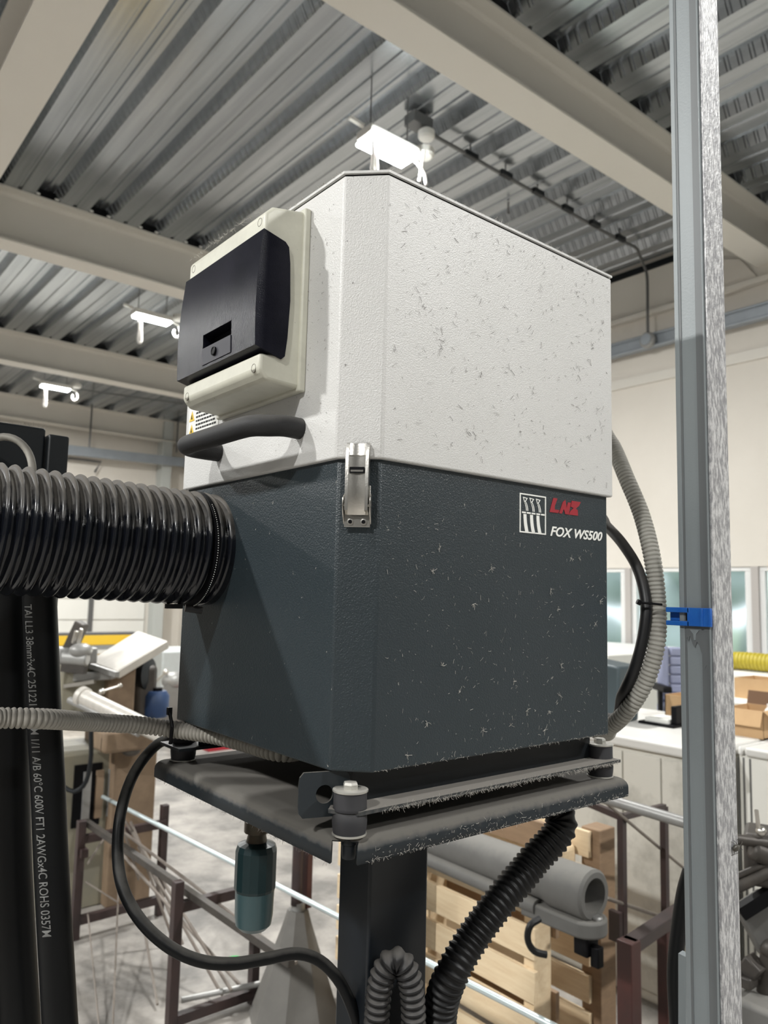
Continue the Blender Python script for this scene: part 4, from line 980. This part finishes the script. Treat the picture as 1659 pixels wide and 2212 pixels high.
# cabinets
XC = 2.78
yS = pl(1434, 1900, 0, XC).y; yE = pl(1530, 1900, 0, XC).y; yT = 1.145
ca = thing('stained_cabinet', 'cream stained floor cabinet with pale worktop beyond the hoses', 'cabinet', (XC+.3, yS+.4, 0))
MB().bb(XC, XC+.9, yE, yS+1.1, .0, yT-.05).build('carcass', M['cabinet'], ca, bevel=.004)
MB().bb(XC-.025, XC+.92, yE-.01, yS+1.12, yT-.05, yT).build('worktop', M['counter'], ca, bevel=.012, seg=3, label='pale worktop')
ys_ = pl(1350, 1900, 0, XC).y
MB().bb(XC-.012, XC, yS+.004, ys_-.004, .05, yT-.07).build('door_panel', M['cabinet'], ca, bevel=.003)
MB().bb(XC-.012, XC, ys_+.004, ys_+.5, .05, yT-.07).build('door_panel', M['cabinet'], ca, bevel=.003)
MB().bb(XC-.012, XC, yE+.004, yS-.004, .05, yT-.07).build('door_panel', M['cabinet'], ca, bevel=.003)
XC2 = 3.02
y2 = pl(1612, 1700, 0, XC2).y
cb2 = thing('grooved_cabinet', 'white cabinet with vertical grooves beside the grey post', 'cabinet', (XC2+.3, .8, 0))
MB().bb(XC2, XC2+.6, -.4, yE-.03, 0, yT-.04).build('carcass', M['wallwhite'], cb2, bevel=.003)
MB().bb(XC2-.02, XC2+.62, -.4, y2-.004, yT-.04, yT).build('worktop', M['counter'], cb2, bevel=.012, seg=3)
MB().bb(XC2-.02, XC2+.62, y2+.004, yE-.03, yT-.04, yT).build('worktop', M['counter'], cb2, bevel=.012, seg=3)
for px_ in (1596, 1608, 1622):
    yy = pl(px_, 1700, 0, XC2).y
    MB().bb(XC2-.002, XC2, yy-.004, yy+.004, 0, yT-.05).build('groove', M['emt'], cb2)
# items on cabinets
def onbox(name, x, y, z, sx, sy, sz, label, flaps=True):
    t = thing(name, label, 'box', (x, y, z))
    tk = .005
    MB().bb(x-sx/2, x+sx/2, y-sy/2, y+sy/2, z, z+tk).bb(x-sx/2, x-sx/2+tk, y-sy/2, y+sy/2, z, z+sz).bb(x+sx/2-tk, x+sx/2, y-sy/2, y+sy/2, z, z+sz).bb(x-sx/2, x+sx/2, y-sy/2, y-sy/2+tk, z, z+sz).bb(x-sx/2, x+sx/2, y+sy/2-tk, y+sy/2, z, z+sz).build('carton', M['card'], t)
    if flaps:
        MB().ext([(x-sx/2, y-sy/2, z+sz), (x-sx/2, y+sy/2, z+sz), (x-sx/2-.03, y+sy/2, z+sz*.45), (x-sx/2-.03, y-sy/2, z+sz*.45)], (-.004, 0, 0)).build('flap', M['card'], t)
        MB().ext([(x+sx/2, y-sy/2, z+sz), (x+sx/2, y+sy/2, z+sz), (x+sx/2+.02, y+sy/2, z+sz*1.5), (x+sx/2+.02, y-sy/2, z+sz*1.5)], (.004, 0, 0)).build('flap', M['cardin'], t)
        MB().ext([(x-sx/2, y-sy/2, z+sz), (x+sx/2, y-sy/2, z+sz), (x+sx/2, y-sy/2-.05, z+sz*.7), (x-sx/2, y-sy/2-.05, z+sz*.7)], (0, -.004, 0)).build('flap', M['card'], t)
    return t
q = pl(1602, 1592, 2, yT); onbox('cardboard_box', q.x+.14, q.y, yT, .24, .19, .13, 'open cardboard box with flaps out on the grooved cabinet')
q = pl(1466, 1556, 2, yT); onbox('cardboard_box', q.x+.10, q.y+.0, yT, .2, .16, .13, 'cardboard box half hidden behind the post beside the lilac chair', False)
q = pl(1640, 1500, 0, 4.3); onbox('cardboard_box', 4.3, q.y-.12, q.z-.02, .25, .42, .12, 'plain cardboard box on the white bench behind the open box', False)
zb2 = q.z-.02
MB().bb(4.0, 4.9, -.9, 1.9, 0, zb2).build('white_bench', M['wallwhite'], label='long white bench under the window wall', cat='bench', bevel=.01)
q = pl(1655, 1592, 2, yT)
bt = thing('spray_bottle', 'clear plastic bottle with black and white band beside the open box', 'bottle', (q.x+.05, q.y, yT))
MB().lathe((q.x+.05, q.y, yT), (0, 0, 1), [(.030, 0), (.033, .005), (.033, .10), (.022, .125), (.014, .135)], 24).build('flask', M['whitepl'], bt, smooth=True)
MB().lathe((q.x+.05, q.y, yT), (0, 0, 1), [(.0334, .035), (.0336, .036), (.0336, .055), (.0334, .056)], 24).build('band', M['black'], bt, smooth=True)
MB().lathe((q.x+.05, q.y, yT), (0, 0, 1), [(.0334, .029), (.0336, .030), (.0336, .034), (.0334, .035)], 24).build('red_band', M['red'], bt, smooth=True)
MB().lathe((q.x+.05, q.y, yT), (0, 0, 1), [(.014, .135), (.014, .150), (.010, .153)], 16).build('cap', M['whitepl'], bt, smooth=True)
a = pl(1560, 1425, 0, 5.2); c = pl(1680, 1434, 0, 5.2)
corr('yellow_duct', [V((5.2, a.y+.3, a.z+.01)), a, a.lerp(c, .5)+V((0, 0, .004)), c, V((5.2, c.y-.5, c.z))], .066, .008, .028, M['yhose'], 'yellow ribbed hose lying on the white ledge below the windows', 'hose', n=20)
MB().bb(4.95, XW-.15, -1.5, 2.15, 0, a.z-.067).build('white_ledge', M['wallwhite'], label='long white counter below the window band, under the yellow hose', cat='counter', bevel=.01)
MB().bb(5.9, XW-.15, 3.75, 6.5, 0, a.z-.10).build('white_ledge', M['wallwhite'], label='white counter below the window band beyond the power cable', cat='counter', bevel=.01)
# black stapler-like tray on the worktop and papers
q = pl(1415, 1568, 2, yT)
tb = thing('parts_tray', 'black tray with white papers on the stained cabinet worktop', 'tray', (q.x+.1, q.y, yT))
MB().bb(q.x, q.x+.22, q.y-.10, q.y+.10, yT, yT+.015).build('tray_base', M['black'], tb, bevel=.004)
MB().bb(q.x+.02, q.x+.18, q.y-.06, q.y+.07, yT+.015, yT+.035).build('papers', M['white'], tb)
MB().box((q.x+.11, q.y-.08, yT+.06), (.14, .03, .09)).build('holder', M['black'], tb, bevel=.005)
# dark slate bag/monitor on worktop
q = pl(1325, 1478, 0, 3.05)
MB().ext([(3.05, q.y+.25, yT), (3.05, q.y-.02, yT), (3.05, q.y-.035, q.z+.09), (3.05, q.y-.0, q.z+.095), (3.05, q.y+.25, q.z+.12)], (.2, 0, 0)).build('slate_case', M['darkteal'], label='dark slate case peeping out behind the housing edge and cable', cat='case', bevel=.012)
# lilac chair near the wall
dC = 6.4
t_, bL = at(1462, 1392, dC), at(1462, 1500, dC)
ch = thing('office_chair', 'lilac-grey padded chair with ribbed back between ribbed hose and post', 'chair', (t_.x, t_.y, 0))
du = V((CR.x, CR.y, 0)).normalized(); dn = V((-CF.x, -CF.y, 0)).normalized()
rotC = Matrix((du, -dn, V((0, 0, 1)))).transposed()
cc = V((t_.x, t_.y, 0))+du*.06
for k in range(6):
    MB().box(cc+V((0, 0, t_.z-.06-k*.075))+du*.04, (.34, .07, .072), rotC).build('back_cushion', M['chair'], ch, bevel=.014)
MB().box(cc+V((0, 0, t_.z-.24))-du*.18, (.09, .09, .46), rotC).build('back_bolster', M['chair'], ch, bevel=.03)
MB().box(cc+V((0, 0, t_.z-.52))+dn*.18, (.46, .44, .10), rotC).build('seat', M['chair'], ch, bevel=.03)
MB().box(cc+V((0, 0, t_.z-.34))+dn*.15-du*.26, (.07, .36, .05), rotC).build('armrest', M['black'], ch, bevel=.012)
MB().box(cc+V((0, 0, t_.z-.45))+dn*.15-du*.26, (.03, .05, .2), rotC).build('arm_support', M['black'], ch, bevel=.006)
MB().cyl(cc+dn*.15+V((0, 0, .08)), cc+dn*.15+V((0, 0, t_.z-.56)), .03).build('gas_column', M['black'], ch, smooth=True)
for k in range(5):
    a_ = 2*math.pi*k/5; e_ = cc+dn*.15+V((math.cos(a_)*.3, math.sin(a_)*.3, .06))
    lg_ = MB().bar(cc+dn*.15+V((0, 0, .10)), e_, .04, .03).build('leg', M['black'], ch)
    MB().sphere(e_-V((0, 0, .03)), .028).build('caster', M['black'], lg_, smooth=True)

# dark vise-like machine at lower right
q = at(1640, 1880, 2.1)
vm = thing('drilling_machine', 'dark oily machine head with levers beside the galvanised post', 'machine', (q.x+.1, q.y, 0))
def A(x, y, d=2.1): return at(x, y, d)
MB().box(A(1668, 1850, 2.15), (.14, .14, .14), Matrix.Rotation(.4, 3, 'Z')).cyl(A(1622, 1835), A(1662, 1850), .026).build('gear_head', M['darksteel'], vm, bevel=.012)
MB().cyl(A(1585, 1812), A(1660, 1822), .014).build('round_shaft', M['darksteel'], vm, smooth=True)
MB().cyl(A(1640, 1800), A(1634, 1750), .0055).build('lever', M['steel'], vm, smooth=True)
MB().sphere(A(1644, 1796), .014).build('lever_ball', M['steel'], vm, smooth=True)
MB().cyl(A(1590, 1915), A(1665, 1880), .018).cyl(A(1590, 1893), A(1650, 1868), .008).build('guide_bar', M['darksteel'], vm, smooth=True)
pl_ = [A(1601, 1978), A(1659, 1940), A(1700, 1960), A(1700, 2090), A(1655, 2080), A(1640, 2050)]
MB().ext(pl_, CF*.06).build('tilted_plate', M['castgrey'], vm, bevel=.006)
MB().bar(A(1598, 1972), A(1680, 1920), .03, .035).build('plate_edge', M['black'], vm)
MB().box(A(1625, 2090), (.05, .05, .05), Matrix.Rotation(.6, 3, 'X')).box(A(1612, 2115), (.06, .05, .03)).cyl(A(1605, 2130), A(1640, 2075), .012).build('jaw_block', M['darksteel'], vm, bevel=.005)
bq = A(1650, 2170)
MB().bb(bq.x-.10, bq.x+.35, bq.y-.35, bq.y+.12, bq.z-.06, bq.z+.035).build('bed', M['castgrey'], vm, bevel=.015)
MB().bb(bq.x-.05, bq.x+.30, bq.y-.30, bq.y+.08, 0, bq.z-.06).build('pedestal', M['castgrey'], vm, bevel=.02)
MB().cyl(A(1608, 2120), A(1660, 2100), .010).sphere(A(1665, 2050), .03).cyl(A(1662, 2050), A(1650, 2160), .022).build('screw_spindle', M['darksteel'], vm, smooth=True)

# ------------------------------------------------------------------ machines beyond the conduit (hose side)
DM = 4.55
def G(x, y, d=DM): return at(x, y, d)
ml = thing('milling_machine', 'worn milling machine with tilted pale table and brown stand beyond the conduit', 'machine', (1.35, 4.4, 0))
# brown stand: axis aligned boxes
s0_ = G(140, 1600, 4.3); s1_ = G(305, 1600, 4.6)
xa_, xb_ = s0_.x, s1_.x+.05; yS_ = (s0_.y+s1_.y)/2
zt1 = G(250, 1575).z
MB().bb(xa_-.1, xb_-.22, yS_-.05, yS_+.45, 0.0, zt1-.10).build('stand_case', M['olive'], ml, bevel=.01)
MB().bb(xb_-.26, xb_, yS_-.12, yS_+.40, 0.0, zt1).build('brown_leg', M['brown'], ml, bevel=.01)
MB().bb(xa_+.05, xb_-.30, yS_-.06, yS_-.05, zt1-.50, zt1-.16).build('opening', M['black'], ml)
for k in range(3): MB().bb(xa_+.10+k*.07, xa_+.14+k*.07, yS_-.08, yS_-.06, zt1-.46, zt1-.2).build('shelf_item', M['greymetal'] if k != 1 else M['brown'], ml)
for k in range(3):
    c_ = G(240+k*22, 1605+k*8, 4.25); MB().sphere(c_, .045, (1.2, .8, .7), 12).build('gear_part', M['darksteel'], ml, smooth=True)
MB().box(G(265, 1592, 4.3), (.30, .25, .12)).build('gear_case', M['brown'], ml, bevel=.02)
# body below table
c_ = G(198, 1495); MB().box(c_+V((0, .1, 0)), (.38, .30, .34)).build('olive_case', M['olive'], ml, bevel=.01)
c_ = G(262, 1500); MB().box(c_+V((0, .12, -.05)), (.16, .26, .50)).build('column_block', M['brown'], ml, bevel=.01)
MB().bar(G(140, 1482, 4.4), G(205, 1472, 4.4), .03, .02).build('bright_rail', M['steel'], ml)
MB().bar(G(128, 1462), G(255, 1455), .22, .05).build('knee_table', M['greymetal'], ml, bevel=.008)
pts_ = [G(190, 1428), G(253, 1450, 4.35), G(362, 1384, 4.6), G(298, 1362, 4.9)]
nrm = (pts_[1]-pts_[0]).cross(pts_[3]-pts_[0]).normalized()
if nrm.z < 0: nrm = -nrm
MB().ext(pts_, -nrm*.05).build('tilted_table', M['sanded'], ml, bevel=.006, label='pale brushed tilted table')
MB().bar(G(190, 1436, 4.53), G(253, 1457, 4.34), .03, .03).build('table_lip', M['greymetal'], ml)
c_ = G(160, 1415, 4.4)
MB().box(c_, (.22, .16, .09)).cyl(G(135, 1420, 4.3), G(190, 1425, 4.3), .04).sphere(G(175, 1405, 4.3), .06, (1.1, .8, .7)).build('vise', M['greymetal'], ml, bevel=.01)
MB().bar(G(150, 1405, 4.4), G(178, 1345, 4.4), .07, .06).build('clamp_tower', M['darksteel'], ml, bevel=.006)
MB().bar(G(158, 1390, 4.33), G(166, 1362, 4.33), .02, .02).bar(G(168, 1390, 4.33), G(176, 1358, 4.33), .02, .02).build('chrome_slide', M['steel'], ml, bevel=.004)
MB().bar(G(135, 1440, 4.3), G(185, 1446, 4.3), .05, .05).build('dark_bracket', M['darksteel'], ml)
MB().cyl(G(222, 1493, 4.3), G(258, 1482, 4.3), .008).sphere(G(220, 1494, 4.3), .020).sphere(G(259, 1481, 4.3), .014).build('lever', M['steel'], ml, smooth=True)
MB().lathe(G(172, 1502, 4.2), G(335, 1580, 3.95)-G(172, 1502, 4.2), [(.045, 0), (.055, .01), (.055, .04), (.045, .045), (.045, .75)], 24).build('round_column', M['sanded'], ml, smooth=True)
MB().cyl(G(150, 1512, 4.2), G(300, 1585, 3.95), .018).build('screw_rod', M['greymetal'], ml, smooth=True)
pipe('hanging_hose', [G(197, 1580, 4.1), G(196, 1640, 4.1), G(185, 1690, 4.1), G(160, 1710, 4.1), G(130, 1695, 4.1)], .012, M['frame'], 'dark hose hanging in a bow before the brown machine stand', 'hose', step=.03)
# black pulley, motor case and blue motor on the machine
MB().lathe(G(306, 1455, 4.8), V((.5, -.6, 0)), [(.05, -.05), (.09, -.04), (.10, .05), (.05, .06)], 24).build('pulley_wheel', M['frame'], ml, smooth=True)
MB().box(G(310, 1495, 4.8), (.14, .12, .34)).build('motor_case', M['darksteel'], ml, bevel=.03)
q = G(337, 1520, 4.8); MB().lathe(q-V((0, 0, .08)), (0, 0, 1), [(.07, 0), (.08, .02), (.08, .13), (.06, .16)], 24).build('blue_motor', M['bluebox'], ml, smooth=True, label='blue motor')
MB().lathe(q+V((0, 0, .08)), (0, 0, 1), [(.035, 0), (.035, .02)], 16).build('motor_cap', M['black'], ml, smooth=True)
DG = 9.4
c_ = G(350, 1440, DG)
gm = thing('grey_lathe', 'pale grey machine with ball handle and dark wheel beside the housing edge', 'machine', (c_.x+.5, c_.y+.4, 0))
MB().bb(c_.x, c_.x+1.2, c_.y, c_.y+.8, 0, G(362, 1408, DG).z).build('cabinet_body', mat('pale_machine_grey', (.50, .53, .52), .5, col2=(.40, .42, .41)), gm, bevel=.02)
MB().cyl(G(330, 1478, DG-.6), G(357, 1453, DG-.6), .012).sphere(G(358, 1452, DG-.6), .035).build('ball_handle', M['steel'], gm, smooth=True)
MB().sphere(G(376, 1470, DG-.5), .15, (1, .8, .7)).build('gear_hub', M['greymetal'], gm, smooth=True)
MB().lathe(G(388, 1525, DG-.5), (0, -1, 0), [(.30, 0), (.32, .02), (.32, .05), (.30, .06)], 32).build('hand_wheel', M['cone'], gm, smooth=True)
# yellow shelf rack beam far behind
yb = thing('yellow_guillotine', 'long yellow machine beam before the white door', 'machine', (3.6, 11.0, 0))
YY = 11.0; a = pl(110, 1385, 1, YY); c = pl(300, 1380, 1, YY)
MB().bb(a.x, c.x, YY, YY+.3, pl(200, 1394, 1, YY).z, pl(200, 1372, 1, YY).z).build('yellow_beam', M['ybeam'], yb, bevel=.01)
MB().bb(a.x, c.x, YY, YY+.3, pl(200, 1404, 1, YY).z, pl(200, 1394, 1, YY).z).build('steel_rail', M['greymetal'], yb)
MB().bb(a.x, c.x-.1, YY, YY+.3, 0, pl(200, 1416, 1, YY).z).build('yellow_base', M['ybeam'], yb)
MB().bb(a.x, c.x, YY, YY+.3, pl(200, 1372, 1, YY).z, pl(200, 1367, 1, YY).z).build('top_edge', M['emt'], yb)
ytr = [pl(256, 1462, 1, 7.0), pl(282, 1446, 1, 7.0), pl(280, 1490, 1, 7.0)]
MB().bb(ytr[0].x, ytr[1].x, 7.0, 7.3, 0, ytr[1].z).build('yellow_cabinet', M['ybeam'], label='yellow cabinet end seen under the tilted table', cat='cabinet')
# red strip lying on floor beyond the tray
q = pl(505, 1607, 2, 0)
MB().box((q.x, q.y, .02), (.9, .5, .04)).build('red_mat', M['red'], label='red floor marker glimpsed through the gap under the housing', cat='mat')
# small green rag
q = pl(502, 2075, 2, .005); 
MB().sphere(q+V((0, 0, .008)), .03, (1.3, .8, .3), 10).build('green_scrap', mat('green_plastic', (.03, .45, .10), .5), label='small green plastic scrap on the floor by the cone stand', cat='scrap', smooth=True)

# ------------------------------------------------------------------ outside trees beyond the windows
rnd = random.Random(3)
for k in range(7):
    tx, ty = 22+rnd.uniform(-2, 4), -8+k*6.6
    tr_ = thing('outdoor_tree', 'hazy green tree outside the windows', 'tree', (tx, ty, -.1), 'trees outside the windows')
    mb = MB()
    for j in range(22): mb.sphere((tx+rnd.uniform(-1.4, 1.4), ty+rnd.uniform(-2.3, 2.3), 1.0+rnd.uniform(-.8, 5.5)), rnd.uniform(.8, 1.3), (1, 1, .9), 12)
    mb.build('crown', M['leaf'], tr_, smooth=True)
    MB().cyl((tx, ty, -.1), (tx, ty, 1.5), .2, .12).build('trunk', M['brown'], tr_, smooth=True)
